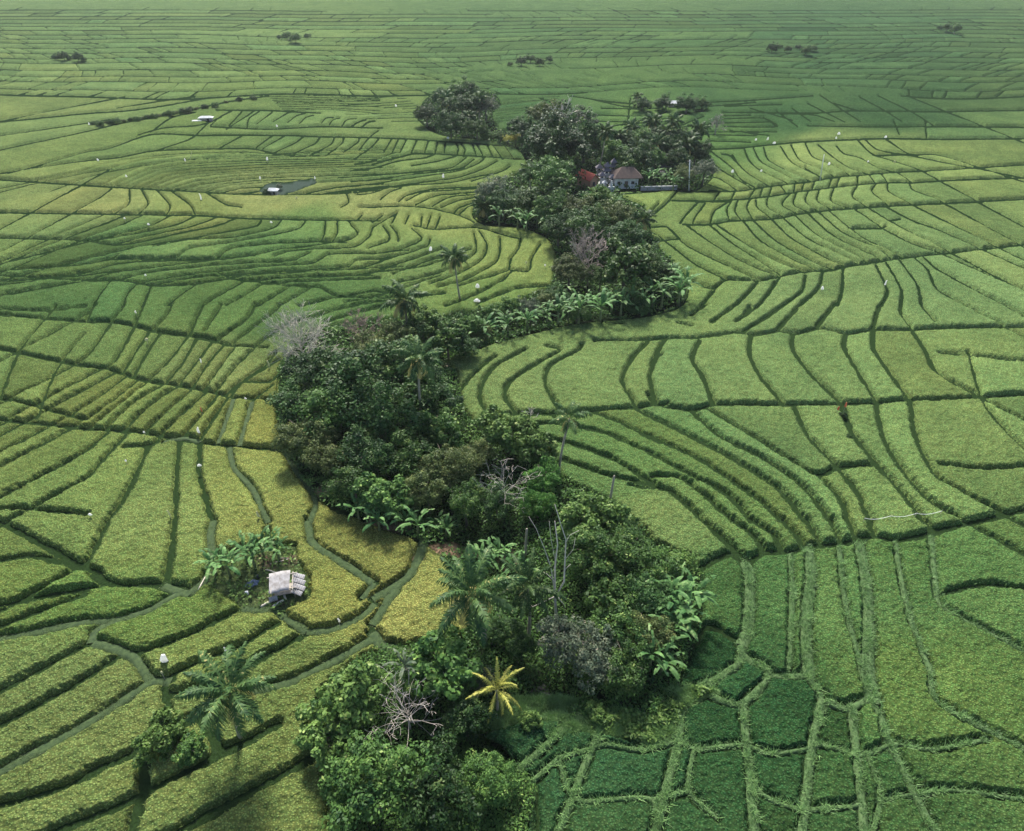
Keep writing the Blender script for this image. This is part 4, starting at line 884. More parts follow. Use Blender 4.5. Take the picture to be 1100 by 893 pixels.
# tree line along the far ditch, top left
n_ = 0
hedge = [(100,134),(107,134),(113,133),(119,132),(126,131),(133,131),(140,130),(147,129),(153,128),(159,127),(165,126),(171,125),(177,124),(183,123),(189,122),(196,120),(203,119),(211,118),(220,116),(231,114),(243,111),(257,108),(272,106)]
for i, (x_, y_) in enumerate(hedge):
    tree(x_, y_-1, 6.5+2*math.sin(i*2.1), ('dark', 'omid', 'olive')[i % 3], 'low dark bush in the long hedge along the far ditch at top left', .7, 'bush', 'bush', 'bushes of the far ditch hedge')
low = [(522,146),(530,147),(538,148),(546,150),(554,149),(562,152)]
for i, (x_, y_) in enumerate(low):
    tree(x_, y_-1, 13, 'yell' if i in (3, 4) else 'omid', 'low bush in the thin hedge linking the far clump and the valley wood', .8, 'bush', 'bush', 'bushes of the thin linking hedge')
# ------------------------------------------------------------------ palms
for a in [
 (488,277,40,494,322,'lone slender coconut palm standing in the curved paddies left of the belt'),
 (434,323,60,438,366,'coconut palm with a pale trunk on the upper edge of the belt'),
 (450,386,62,455,462,'coconut palm with browning lower fronds in front of the big dark grove'),
 (507,640,118,521,688,'largest coconut palm, spreading over the ripe field by the near wood'),
 (248,742,118,259,792,'big coconut palm at the bottom left above the narrow paddies'),
 (690,236,38,692,252,'short palm at the paddy edge below the pavilion'),
 (572,122,18,572,145,'small palm left of the white leafless branches'),
 (651,142,22,642,188,'tall leaning palm with a pale trunk behind the red roof'),
 (678,137,20,679,160,'coconut palm left of the central pair in the palm grove'),
 (701,131,22,699,155,'tallest palm in the middle of the palm grove'),
 (724,131,20,722,160,'palm right of the tallest one in the palm grove'),
 (751,140,24,747,168,'palm at the right end of the palm grove'),
 (706,154,26,707,178,'near palm of the grove above the pointed grey roof'),
 (684,160,24,682,176,'palm with yellow lower fronds behind the brown roof'),
 (737,156,24,740,180,'near palm right of the pointed grey roof'),
 (664,147,20,665,170,'palm beside the tall leaning one'),
 (716,142,20,716,165,'middle palm half hidden in the palm grove'),
 (742,150,20,742,175,'palm just behind the tall white pole'),
 (568,184,22,570,205,'palm on the left of the rounded green tree in the valley wood'),
 (520,222,26,524,236,'drooping grey-green palm at the left tip of the middle thicket'),
 (568,212,24,570,232,'palm rising from the middle of the thicket'),
 (685,104,12,685,116,'tiny far palm left of the small far house'),
 (640,160,18,640,182,'palm close to the huge dark tree'),
 (478,107,20,478,128,'left palm of the three rising from the far clump'),
 (515,107,20,515,130,'right palm of the three rising from the far clump'),
 (503,126,18,503,144,'near palm of the three rising from the far clump'),
]: palm(*a)
palm(566,632,84,568,672,'younger palm with upright fronds right of the largest coconut palm', PYOUNG)
palm(533,742,78,533,764,'yellow leaved young palm above the dark young rice at the bottom', palmcrown('palm_crown_small', 105, 15, 4.2, 0, 1.5, .42), 'yellow')
t_ = palm(612,449,60,600,512,'leaning coconut palm with a thin ragged crown over the terraces', palmcrown('palm_crown_ragged', 106, 15, 3.6, 2, 1.3, 1.0))
# ------------------------------------------------------------------ bananas
def ordinal(i, n):
    w_ = ['first', 'second', 'third', 'fourth', 'fifth', 'sixth', 'seventh', 'eighth', 'ninth', 'tenth', 'eleventh', 'twelfth', 'thirteenth', 'fourteenth']
    return 'leftmost' if i == 0 else 'rightmost' if i == n-1 else w_[i]+' from the left'
for where, grp, s, mt_, pts in [
 ('along the near edge of the outer bend', 'bananas of the outer bend', 1.7, 'banana', [(600,334),(611,330),(622,333),(634,328),(646,330),(658,322),(668,326),(680,320),(692,322),(702,314),(712,318),(722,308),(731,313),(737,305)]),
 ('on the right slope of the outer bend', 'bananas on the right slope of the bend', 1.5, 'banana', [(690,270),(698,282),(707,290),(716,296),(724,300)]),
 ('in the upper row of the narrow belt', 'bananas of the narrow belt', 1.5, 'banana', [(512,352),(521,346),(533,340),(545,343),(556,332),(566,340),(577,330),(588,335)]),
 ('at the lower edge of the middle thicket', 'bananas of the middle thicket', 1.5, 'banana', [(536,232),(547,228),(556,236),(566,238),(577,232),(586,240),(596,247),(605,240)]),
 ('beside the pointed grey roof', 'bananas beside the pointed roof', 1.4, 'banana', [(690,186),(697,191),(704,188),(710,194),(718,190),(724,196)]),
 ('in front of the shrines', 'bananas in front of the shrines', 1.0, 'banana', [(626,212),(634,210),(652,212),(662,216)]),
 ('above the ripe field corner at the belt', 'bananas above the ripe field corner', 1.0, 'banana', [(384,548),(397,552),(406,560),(424,552),(436,558),(448,564),(470,556),(478,562)]),
 ('behind the brown soil patch', 'bananas behind the soil patch', 1.1, 'banana', [(516,592),(526,586),(537,580),(546,590),(556,600)]),
 ('in the banana corner right of the near wood', 'bananas right of the near wood', 1.25, 'banana', [(716,640),(722,652),(728,634),(733,646),(739,660),(727,668),(744,640),(721,676)]),
 ('below the banana corner, over the dark shade', 'bananas over the dark shade', 1.1, 'banana', [(700,706),(708,696),(712,712)]),
 ('behind the broken roofed hut', 'bananas behind the field hut', 1.0, 'banana', [(228,606),(236,601),(243,608),(262,592),(270,598),(280,588),(291,582),(297,592)]),
 ('along the foot of the far clump', 'bananas at the far clump', 1.1, 'banana', [(490,143),(497,141),(505,145),(512,144),(519,142)]),
]:
    ps = sorted(pts)
    for i, (x_, y_) in enumerate(ps): banana(x_, y_, s*random.uniform(.88, 1.12), '%s banana plant %s' % (ordinal(i, len(ps)), where), grp, mt_)
def papaya(px, py):
    h = 3.2; x, y = at(px, py, h); g = groundz(x, y); t = empty('papaya_tree', (x, y, g)); tag(t, 'papaya-like tree with pale star of big leaves behind the white leafless tree', 'tree')
    MB().tube([(0, 0, 0), (.05, 0, h*.5), (0, 0, h-g)], [.12, .09, .06], 7).build('trunk', BARK, t, True); link('leaves', mdup(BL_[1], 'grey'), t, (0, 0, h-g), None, .9)
papaya(435, 716)
# ------------------------------------------------------------------ leafless trees
def bt(cx, cy, wpx, hk, *a, **k):
    b_, h_, R_ = place_h(cx, cy, wpx, hk); return bare(b_, h_*1.25, R_, *a, **k)
bt(322,366,72,1.2, 5,3,4,'bare_tree','wide grey leafless tree of fine twigs on the left shoulder of the belt', r0=.2, mat=simple('pale twig bark', (.44,.41,.34), .85, .3, 4), twig=.02, nb=18, lk=1.1)
bt(388,356,48,1.1, 6,4,3,'bare_tree','brownish leafless tree right of the wide grey one', r0=.16, mat=simple('brown twig bark', (.26,.19,.16), .85, .3, 4), twig=.022)
bt(540,520,60,1.2, 7,3,2,'bare_tree','white leafless tree with radiating branches beside the olive trees', r0=.08, twig=.014, nb=15, lk=1.2)
bt(437,764,76,.75, 8,3,2,'bare_tree','white leafless tree at the bottom, left of the yellow palm', r0=.09, twig=.014, up=.2, nb=19, lk=1.35)
bt(633,272,56,1.2, 9,4,3,'bare_tree','pinkish grey leafless tree in the outer bend of the belt', r0=.18, mat=simple('pinkish bark', (.36,.30,.26), .85, .3, 4), twig=.022, nb=13)
bt(604,122,34,1.9, 10,2,3,'bare_tree','white leafless tree rising above the huge dark tree', r0=.28, twig=.07, first=.5)
bt(770,132,18,1.4, 11,3,3,'bare_tree','pale grey leafless tree beyond the right end of the palm grove', r0=.2, mat=BARKG, twig=.05)
bt(570,440,22,3.4, 12,1,2,'bare_tree','slender pale dead tree standing among the curved paddies', r0=.08, twig=.025, first=.55, mat=BARKW)
# tall bare trunks in front of the near wood
def tall_bare():
    gx_, gy_ = at(599, 668, 0); g = groundz(gx_, gy_); t = empty('bare_tree', (gx_, gy_, g)); tag(t, 'tall white leafless tree with several thin upright trunks in front of the near wood', 'bare tree')
    s_ = float(depth(gx_, gy_, 4))/F
    def pt(px, py, dy=0.0):       # photo pixel on the upright plane through the foot
        k = (CY-py)/F; h = CAMH+(-sp+k*cp)/(cp+k*sp)*(gy_+dy); return Vector(((px-CX)/F*float(depth(0, gy_+dy, h))-gx_, dy, h-g))
    m = MB(); m.tube([(0, 0, 0), pt(597, 656), pt(596, 640), pt(596, 610, .3), pt(599, 585, .4), pt(596, 560, .5)], [.19, .15, .12, .09, .06, .04], 8); m.build('trunk', BARKW, t, True)
    b_ = MB()
    for pts, r0 in (([(597,640),(606,625),(607,600),(608,580),(602,562),(596,542)], .13), ([(596,640),(592,610),(585,590),(576,568),(568,555)], .08), ([(598,640),(583,647),(572,652),(562,640)], .08),
                    ([(598,640),(606,650),(607,664)], .07), ([(596,625),(588,617),(578,612)], .05), ([(608,600),(616,590),(618,578)], .04), ([(607,612),(613,606)], .03), ([(596,600),(592,580),(590,560)], .05), ([(607,585),(612,575),(622,570)], .03), ([(583,647),(580,640),(578,630)], .03)):
        n = len(pts); P3 = [pt(a, c, -.5+i*.25) for i, (a, c) in enumerate(pts)]; b_.tube(P3, [max(.018, .75*r0*(1-.7*i/(n-1))) for i in range(n)], 6)
    b_.build('branches', BARKW, t, True)
tall_bare()
def stump(bx, by, tx, ty, r, label, name='dead_palm_trunk'):
    gx_, gy_ = at(bx, by, 0); g = groundz(gx_, gy_); k = (CY-ty)/F; h = CAMH+(-sp+k*cp)/(cp+k*sp)*gy_; lx = (tx-CX)/F*float(depth(0, gy_, h))-gx_
    m = MB(); m.tube([(lx*u, .1*math.sin(3*u), (h-g)*u) for u in (0, .25, .5, .75, .97, 1)], [r*1.25, r, r*.92, r*.85, r*.8, r*.45], 9)
    o = m.build(name, BARK, None, True, loc=(gx_, gy_, g)); tag(o, label, 'dead trunk')
stump(652,560,660,511,.17,'taller headless palm trunk sticking up behind the near wood')
stump(632,556,637,535,.14,'short headless palm trunk left of the taller one')
stump(564,594,566,568,.17,'thick broken tree stump left of the tall bare trunks')

# scattered trees on the far plain, above the photo's upper edge
for nm_, pts_ in (('left', [(60,62),(68,60),(75,63),(83,61),(90,64)]), ('middle left', [(300,40),(308,38),(317,41),(330,39)]), ('right', [(830,52),(838,50),(847,53),(858,51),(866,54),(874,52)]), ('farthest right', [(1010,30),(1018,29),(1027,31)]), ('centre', [(560,66),(570,63),(580,67),(590,64),(548,69)])):
    for i, (x_, y_) in enumerate(pts_): tree(x_, y_, 8.5+3*math.sin(i*2.3+x_), ('dark', 'omid', 'mid')[i % 3], '%s tree of the %s clump on the far plain' % (ordinal(sorted(pts_).index((x_, y_)), len(pts_)), nm_), 1.0, group='trees on the far plain')
# ------------------------------------------------------------------ broken roofed field hut
ZINC = simple('weathered zinc sheet', (.34,.34,.35), .7, .3, 1.4, .4, .0, col2=(.13,.115,.105)); WOODG = simple('grey wood', (.36,.32,.27), .85, .3, 4, .3, stretch=(1, 1, .3))
WOODP = simple('pale stripped log', (.58,.52,.43), .8, .25, 5, .3); TARP = simple('blue black tarp', (.05,.065,.10), .45, .4, 3, .6, col2=(.15,.19,.27)); WHITE = simple('white plastic', (.72,.72,.70), .6, .1, 5)
RUST = simple('rusted sheet', (.20,.12,.09), .8, .4, 3, .3)
def corr(w_, l_, n=9, amp=.035, bend=0.0):
    m = MB(); vs = []; fs = []; k = n*4; r = 5
    for side in (0, .012):
        for j in range(r+1):
            for i in range(k+1):
                x = -w_/2+w_*i/k; y = -l_/2+l_*j/r; vs.append((x, y, amp*math.sin(2*math.pi*n*i/k)+bend*(y/l_)**2*4-side))
    o_ = (k+1)*(r+1)
    for j in range(r):
        for i in range(k):
            a = j*(k+1)+i; fs += [(a, a+1, a+k+2, a+k+1), (a+o_+k+1, a+o_+k+2, a+o_+1, a+o_)]
    for i in range(k): fs += [(i+o_, i+1+o_, i+1, i), (r*(k+1)+i, r*(k+1)+i+1, r*(k+1)+i+1+o_, r*(k+1)+i+o_)]
    for j in range(r): a = j*(k+1); b = a+k; fs += [(a, a+k+1, a+k+1+o_, a+o_), (b+o_, b+k+1+o_, b+k+1, b)]
    return m.add(vs, fs)
hx, hy = at(308, 637, 0)
HR = math.radians(14)
hut = empty('field_hut', (hx, hy, 0), HR); tag(hut, 'small field hut with a collapsed grey corrugated roof in the grassy clearing', 'hut')
for x_, y_ in ((-1.3, -.9), (1.0, -.9), (-1.3, 1.0), (1.0, 1.0)):
    MB().tube([(x_, y_, 0), (x_+.04, y_, .9), (x_, y_, 1.75+.1*y_)], [.06, .055, .05], 7).build('post', WOODG, hut, True)
MB().box((-.15, -.9, 1.68), (2.9, .09, .10)).build('beam', WOODG, hut); MB().box((-.15, 1.0, 1.90), (3.3, .09, .10)).build('beam', WOODG, hut)
MB().box((-1.3, .05, 1.80), (.09, 2.6, .08)).build('rafter', WOODG, hut); MB().box((1.0, .05, 1.80), (.09, 2.6, .08)).build('rafter', WOODG, hut)
MB().box((-.2, .1, .55), (2.0, 1.5, .06)).build('bamboo_bench', WOODG, hut)
corr(1.15, 2.7).build('roof_sheet', ZINC, hut, True, loc=(-.95, .1, 1.93), rot=(.12, -.03, .02)); corr(1.15, 2.6).build('roof_sheet', ZINC, hut, True, loc=(.12, .12, 1.97), rot=(.13, .05, -.06))
for lx, ly, lz, rx, ry, rz, w_, l_ in ((1.55,.85,1.50,.1,.38,-.25,1.4,.62),(1.55,.20,1.36,.2,.42,-.32,1.5,.6),(1.50,-.45,1.16,.15,.40,-.36,1.5,.62),(1.30,-1.0,.95,.3,.30,-.5,1.2,.55)):
    corr(w_, l_, 6, .03).build('fallen_roof_sheet', ZINC, hut, True, loc=(lx, ly, lz), rot=(rx, ry, rz))
corr(.9, .55, 5).build('fallen_roof_sheet', ZINC, hut, True, loc=(-1.2, -1.35, 1.0), rot=(.75, .1, .2))
def log(px1, py1, px2, py2, r, label, mat=None, name='log', z=.1):
    a = at(px1, py1, z); b = at(px2, py2, z+.12); c = Vector(((a[0]+b[0])/2, (a[1]+b[1])/2, 0)); pa = Vector((*a, z))-c; pb = Vector((*b, z+.12))-c
    o = MB().tube([pa, pa.lerp(pb, .3)+Vector((0, .03, .02)), pa.lerp(pb, .7)+Vector((0, -.02, .02)), pb], [r, r*1.05, r*.95, r*.8], 8).build(name, mat or WOODP, None, True, loc=c); tag(o, label, 'log' if name == 'log' else 'pole')
log(280,652,297,643,.13,'left of two pale logs lying in front of the broken hut'); log(293,652,307,643,.14,'right of two pale logs lying in front of the broken hut'); log(304,636,307,644,.13,'short pale post leaning at the front of the broken hut')
log(285,612,300,616,.06,'thin pole lying on the bare soil at the back of the hut'); log(290,606,309,601,.05,'pale stick lying between the bananas and the hut')
log(213,634,221,619,.07,'pale pole lying beside the banana plants at the path'); log(299,600,311,600,.05,'brown stick lying on the soil above the hut', WOODG)
def heap():
    x, y = at(271, 628, 0); m = bpy.data.meshes.new('tarp'); n = 22; vs = []; fs = []
    for j in range(n):
        for i in range(n):
            u = -1+2*i/(n-1); v = -1+2*j/(n-1); rr = max(0, 1-(u*u+v*v)); vs.append((u*.75+.12*math.sin(5*v), v*.55+.08*math.sin(6*u), .42*rr**.6*(1+.35*math.sin(5*u+2*v)*math.cos(4*v))+.01))
    for j in range(n-1):
        for i in range(n-1):
            a = j*n+i
            if ((i-10.5)**2+(j-10.5)**2) < 108: fs.append((a, a+1, a+n+1, a+n))
    m.from_pydata(vs, [], fs); m.materials.append(TARP); o = link('tarp', m, None, (x, y, 0), (0, 0, .5)); tag(o, 'crumpled dark blue tarp over a heap beside the banana plants', 'tarp')
heap()
x, y = at(265, 637, .15); m = MB(); m.box((0, 0, .16), (.42, .34, .32), .2, .8).box((0, 0, .36), (.22, .16, .12), .2, .7); o = m.build('sack', WHITE, None, loc=(x, y, 0)); tag(o, 'small white sack standing on the grass below the blue tarp', 'sack')
x, y = at(277, 620, .15); o = MB().tube([(0, 0, 0), (0, 0, .35), (0, 0, .5)], [.16, .18, .1], 10).build('bucket', simple('dark plastic', (.04,.045,.05), .5), None, True, loc=(x, y, 0)); tag(o, 'small dark bucket behind the blue tarp by the bananas', 'bucket')
# ------------------------------------------------------------------ house and temple compound
PLAS = simple('stained white plaster', (.62,.62,.60), .9, .3, 1.2, .2, col2=(.36,.37,.38)); TILE = simple('brown roof tiles', (.095,.065,.055), .95, .35, 1.5, .5, col2=(.05,.038,.034)); TILER = simple('red roof tiles', (.33,.075,.055), .9, .25, 2.5, .3)
STONE = simple('grey temple stone', (.30,.30,.31), .95, .3, 2, .4, col2=(.17,.17,.18)); THATCH = simple('grey palm thatch', (.16,.15,.17), 1, .3, 4, .6); ORANGE = simple('orange brick', (.34,.20,.13), .9, .25, 3, .3); DARKIN = simple('dark opening', (.02,.02,.02), .9)
def roof_hip(m, cx, cy, z, wx, wy, h, rl, th=.12):
    a = [(cx-wx/2, cy-wy/2, z), (cx+wx/2, cy-wy/2, z), (cx+wx/2, cy+wy/2, z), (cx-wx/2, cy+wy/2, z)]; t = [(cx-rl/2, cy, z+h), (cx+rl/2, cy, z+h)]; b = [(x_, y_, z-th) for x_, y_, _ in a]
    m.add(a+t+b, [(0, 1, 5, 4), (2, 3, 4, 5), (1, 2, 5), (3, 0, 4), (6, 7, 1, 0), (7, 8, 2, 1), (8, 9, 3, 2), (9, 6, 0, 3), (9, 8, 7, 6)]); return m
px_, py_ = at(672, 203, 0)
pv = empty('pavilion', (px_, py_+3.0, 0), .05); tag(pv, 'white walled house with a brown hipped tile roof at the edge of the paddies', 'house')
w_ = MB(); w_.box((0, 0, 1.45), (7.0, 5.0, 2.9)); w_.box((0, 0, .12), (7.6, 5.6, .24)); w_.build('wall', PLAS, pv)
rf = MB(); roof_hip(rf, .4, 0, 3.1, 8.6, 6.8, 2.4, 3.2); rf.build('roof', TILE, pv); MB().box((-1.2, -2.95, 3.02), (5.4, .35, .22)).build('eave_board', WHITE, pv)
for x_ in (-2.2, 1.9): f_ = MB().box((x_, -2.52, 1.6), (1.1, .08, 1.0)).build('window', PLAS, pv); MB().box((x_, -2.57, 1.6), (.9, .06, .8)).build('pane', DARKIN, f_)
MB().box((0, -2.53, 1.05), (.95, .1, 2.0)).build('door', simple('brown door', (.12,.08,.06), .7), pv)
for x_ in (-3.2, -1.1, 1.1, 3.2): MB().box((x_, -2.65, 1.45), (.28, .28, 2.9)).build('pillar', PLAS, pv)
def shrine(px, py, s, label, tiers=1, mat=None, roof=None):
    x, y = at(px, py, 0); t = empty('shrine', (x, y, 0), .1, s); tag(t, label, 'shrine')
    MB().box((0, 0, .25), (1.7, 1.5, .5)).box((0, 0, .62), (1.3, 1.15, .25)).box((0, 0, 1.2), (.95, .85, .95), 0, 1.0).box((0, 0, 1.74), (1.35, 1.2, .14)).build('base', mat or PLAS, t)
    MB().box((0, .15, 2.15), (.75, .6, .7)).build('niche', mat or PLAS, t); MB().box((0, -.17, 2.15), (.45, .05, .5)).build('opening', DARKIN, t)
    for k_ in range(tiers):
        m = MB(); roof_hip(m, 0, 0, 2.55+k_*.95, 1.9-.4*k_, 1.7-.35*k_, .9, .12); m.build('roof', roof or THATCH, t)
        if k_ < tiers-1: MB().box((0, 0, 3.3+k_*.9), (.5-.1*k_, .5-.1*k_, .5)).build('roof_neck', STONE, t)
shrine(646,199,1.15,'white shrine at the left end of the temple yard'); shrine(651,195,1.3,'tallest white shrine in the middle of the temple yard', 2, PLAS); shrine(657,201,1.1,'white shrine nearest the brown roofed house')
shrine(643,191,1.2,'grey stone shrine at the back left of the temple yard', 1, STONE); shrine(658,190,1.25,'grey stone shrine at the back right of the temple yard', 2, STONE); shrine(649,204,.8,'small white offering shrine in front of the others', 1, PLAS, PLAS)
x, y = at(653, 206, 0); gt = empty('split_gate', (x, y, 0), .05); tag(gt, 'pale split stone gate in front of the temple yard', 'gate')
for sx in (-1, 1):
    m = MB()
    for k_ in range(6): m.box((sx*(.75+.45*(1-k_/6)*.9), 0, .3+k_*.5), (.9*(1-k_/7), .7*(1-k_/9), .5))
    m.build('gate_half', PLAS if sx > 0 else STONE, gt)
m = MB(); 
xa, ya = at(640, 205, 0); xb, yb = at(659, 206.5, 0); c = ((xa+xb)/2, (ya+yb)/2); an_ = math.atan2(yb-ya, xb-xa); L_ = math.hypot(xb-xa, yb-ya)
cw = empty('compound_wall', (c[0], c[1]+.6, 0), an_); tag(cw, 'low white wall along the front of the temple yard', 'wall'); MB().box((0, 0, .5), (L_, .25, 1.0)).build('wall_panel', PLAS, cw); MB().box((0, 0, 1.06), (L_+.1, .4, .12)).build('coping', STONE, cw)
for i in range(5): MB().box((-L_/2+i*L_/4, 0, .68), (.4, .42, 1.36)).build('pillar', PLAS, cw)
xa, ya = at(688, 205, 0); xb, yb = at(727, 204, 0); c = ((xa+xb)/2, (ya+yb)/2); an_ = math.atan2(yb-ya, xb-xa); L_ = math.hypot(xb-xa, yb-ya)
cw = empty('compound_wall', (c[0], c[1], 0), an_); tag(cw, 'long low grey wall from the brown roofed house towards the white pole', 'wall'); MB().box((0, 0, .55), (L_, .22, 1.1)).build('wall_panel', STONE, cw); MB().box((0, 0, 1.15), (L_+.1, .36, .1)).build('coping', PLAS, cw)
# red roofed house
x, y = at(630, 199, 0); rh = empty('red_roof_house', (x, y-1.5, 0), math.radians(-58)); tag(rh, 'orange brick building with a long red tile roof beside the shrines', 'house')
MB().box((0, 0, 1.5), (6.2, 2.6, 3.0)).add([(3.1, -1.3, 3.0), (3.1, 1.3, 3.0), (3.1, 0, 4.3), (-3.1, -1.3, 3.0), (-3.1, 1.3, 3.0), (-3.1, 0, 4.3)], [(0, 1, 2), (4, 3, 5)]).build('wall', ORANGE, rh)
m = MB(); 
for s_ in (-1, 1): m.add([(-3.6, 0, 4.45), (3.6, 0, 4.45), (3.6, s_*1.9, 2.75), (-3.6, s_*1.9, 2.75), (-3.6, 0, 4.3), (3.6, 0, 4.3), (3.6, s_*1.9, 2.6), (-3.6, s_*1.9, 2.6)], [(0, 1, 2, 3), (7, 6, 5, 4), (0, 4, 5, 1), (3, 2, 6, 7), (0, 3, 7, 4), (1, 5, 6, 2)])
m.build('roof', TILER, rh); MB().box((3.12, 0, 1.6), (.08, .8, 1.1)).build('window', DARKIN, rh)
# pointed thatch roofs
def meru(px, py, s, label):
    x, y = at(px, py, 0); t = empty('thatched_pavilion', (x, y, 0), .2, s); tag(t, label, 'pavilion')
    MB().box((0, 0, .3), (3.2, 3.0, .6)).build('base', STONE, t)
    for a, b in ((-1.2, -1.1), (1.2, -1.1), (-1.2, 1.1), (1.2, 1.1)): MB().box((a, b, 1.7), (.18, .18, 2.3)).build('post', WOODG, t)
    m = MB(); roof_hip(m, 0, 0, 2.8, 4.3, 4.0, .9, 1.2); roof_hip(m, 0, 0, 3.5, 2.4, 2.2, 2.2, .06); m.build('roof', THATCH, t)
meru(713, 187, 1.0, 'open pavilion with a tall pointed grey thatch roof among the banana plants'); meru(699, 183, .75, 'smaller grey thatched pavilion left of the tall pointed one')
# far huts
def farhut(px, py, wx, wy, h, label, rz=0.0, roofm=None, wallm=None):
    x, y = at(px, py, 0); t = empty('field_shelter', (x, y, 0), rz); tag(t, label, 'hut'); MB().box((0, 0, h/2), (wx, wy, h)).build('wall', wallm or WOODG, t); m = MB(); roof_hip(m, 0, 0, h, wx*1.25, wy*1.35, h*.45, wx*.7); m.build('roof', roofm or PLAS, t); MB().box((wx*.2, -wy/2-.02, h*.42), (wx*.2, .06, h*.8)).build('door', DARKIN, t)
farhut(222, 130, 4.6, 1.8, 1.3, 'far field shelter with a white roof on the top left terraces', .1)
farhut(212, 131, 3.0, 1.2, .5, 'low white roofed lean-to left of the far field shelter', .1)
farhut(294, 209, 2.6, 1.6, 1.3, 'field shelter with a pale roof beside the flooded plot at the left', -.05)
farhut(724, 116, 5.0, 2.4, 2.0, 'small far house with a white roof in the top right tree row', .05)
tree(286, 207, 9, 'dark', 'dark bush left of the field shelter by the flooded plot', .7, 'bush', 'bush'); tree(300, 200, 8, 'grey', 'thin bush right of the field shelter by the flooded plot', 1.0, 'bush', 'bush')
# ------------------------------------------------------------------ poles
def upright(px, py, tx, ty, r, name, label, cat, mat, arm=False):
    gx_, gy_ = at(px, py, 0); k = (CY-ty)/F; h = CAMH+(-sp+k*cp)/(cp+k*sp)*gy_; lx = (tx-CX)/F*float(depth(0, gy_, h))-gx_
    t = empty(name, (gx_, gy_, 0)); tag(t, label, cat); MB().tube([(0, 0, 0), (lx*.5, 0, h*.5), (lx, 0, h)], [r, r*.9, r*.7], 8).build('pole', mat, t, True)
    if arm: MB().box((lx, 0, h-.35), (1.3, .1, .1)).build('crossarm', WOODG, t); MB().box((0, 0, .1), (.5, .5, .24)).build('footing', STONE, t)
CONC = simple('pale concrete pole', (.66,.66,.64), .8, .15, 3)
upright(740, 205, 741, 172, .17, 'utility_pole', 'tall white pole standing at the paddy edge right of the compound', 'pole', CONC, True)
upright(880.6, 194.6, 885.4, 166, .13, 'bamboo_pole', 'tall pale leaning pole on the terraces at right', 'pole', CONC)
upright(663, 233, 664, 216, .09, 'bamboo_pole', 'thin grey post among bushes below the brown roofed house', 'pole', WOODG)
upright(204, 172, 206, 163, .06, 'bamboo_pole', 'short thin pole on the far left terraces with no cloth', 'pole', WOODG)
# ------------------------------------------------------------------ bird scarers: plastic or cloth on thin stakes
def clothmat(name, c):
    m, nt, out = newmat(name); b = N(nt, 'ShaderNodeBsdfDiffuse'); t = N(nt, 'ShaderNodeBsdfTranslucent'); ms = N(nt, 'ShaderNodeMixShader'); ms.inputs[0].default_value = .45
    b.inputs[0].default_value = (*c, 1); t.inputs[0].default_value = (*c, 1); nt.links.new(b.outputs[0], ms.inputs[1]); nt.links.new(t.outputs[0], ms.inputs[2]); nt.links.new(ms.outputs[0], out.inputs[0]); return m
FLC = {'w': clothmat('white thin plastic', (.85, .85, .82)), 'r': simple('red cloth', (.62,.09,.05), .8, .2, 5), 'o': simple('orange cloth', (.80,.20,.08), .8, .2, 5), 'y': simple('yellowish cloth', (.66,.60,.32), .8, .2, 5)}
nfl = 0
def scarer(px, py, wpx, hpx, label, c='w', shape='bag', grp='bird scarers on the paddies'):
    global nfl; nfl += 1; rd = random.Random(nfl*3); h = 1.25; x, y = at(px, py, h); s_ = float(depth(x, y, h))/F; w_ = max(.25, wpx*s_*1.05); hh = max(.3, hpx*s_*1.0)
    t = empty('bird_scarer', (x, y, 0), rd.uniform(-.4, .4)); tag(t, label, 'bird scarer', grp)
    m = MB(); m.tube([(0, 0, 0), (.03, 0, h*.6), (.05, 0, h+hh*.55)], [.03, .025, .018], 5); m.build('stake', WOODG, t)
    vs, fs = [], []; nx_, nz_ = 6, 7
    for side in (0, 1):
        for j in range(nz_):
            for i in range(nx_):
                u = i/(nx_-1)-.5; v = j/(nz_-1); ww = w_*(.55+.45*math.sin(math.pi*min(1, v*.8+.15)))*(1-.35*v if shape == 'bag' else 1)
                yy_ = (.12*w_*math.cos(math.pi*u) if shape == 'bag' else .01)*(1 if side else -1)+.06*w_*math.sin(6*v+5*u+nfl)
                vs.append((.05+u*ww+.1*hh*math.sin(3*v+nfl)*v, yy_, h-hh*.5+hh*v))
    o_ = nx_*nz_
    for j in range(nz_-1):
        for i in range(nx_-1): a = j*nx_+i; fs += [(a, a+1, a+nx_+1, a+nx_), (a+o_+nx_, a+o_+nx_+1, a+o_+1, a+o_)]
    for i in range(nx_-1): fs += [(i+o_, i+1+o_, i+1, i), ((nz_-1)*nx_+i, (nz_-1)*nx_+i+1, (nz_-1)*nx_+i+1+o_, (nz_-1)*nx_+i+o_)]
    for j in range(nz_-1): a = j*nx_; b = a+nx_-1; fs += [(a, a+nx_, a+nx_+o_, a+o_), (b+o_, b+nx_+o_, b+nx_, b)]
    MB().add(vs, fs).build('cloth', FLC[c], t, True)
def T(t, X_, Y_): return TO[t][0]+X_*K, TO[t][1]+Y_*K
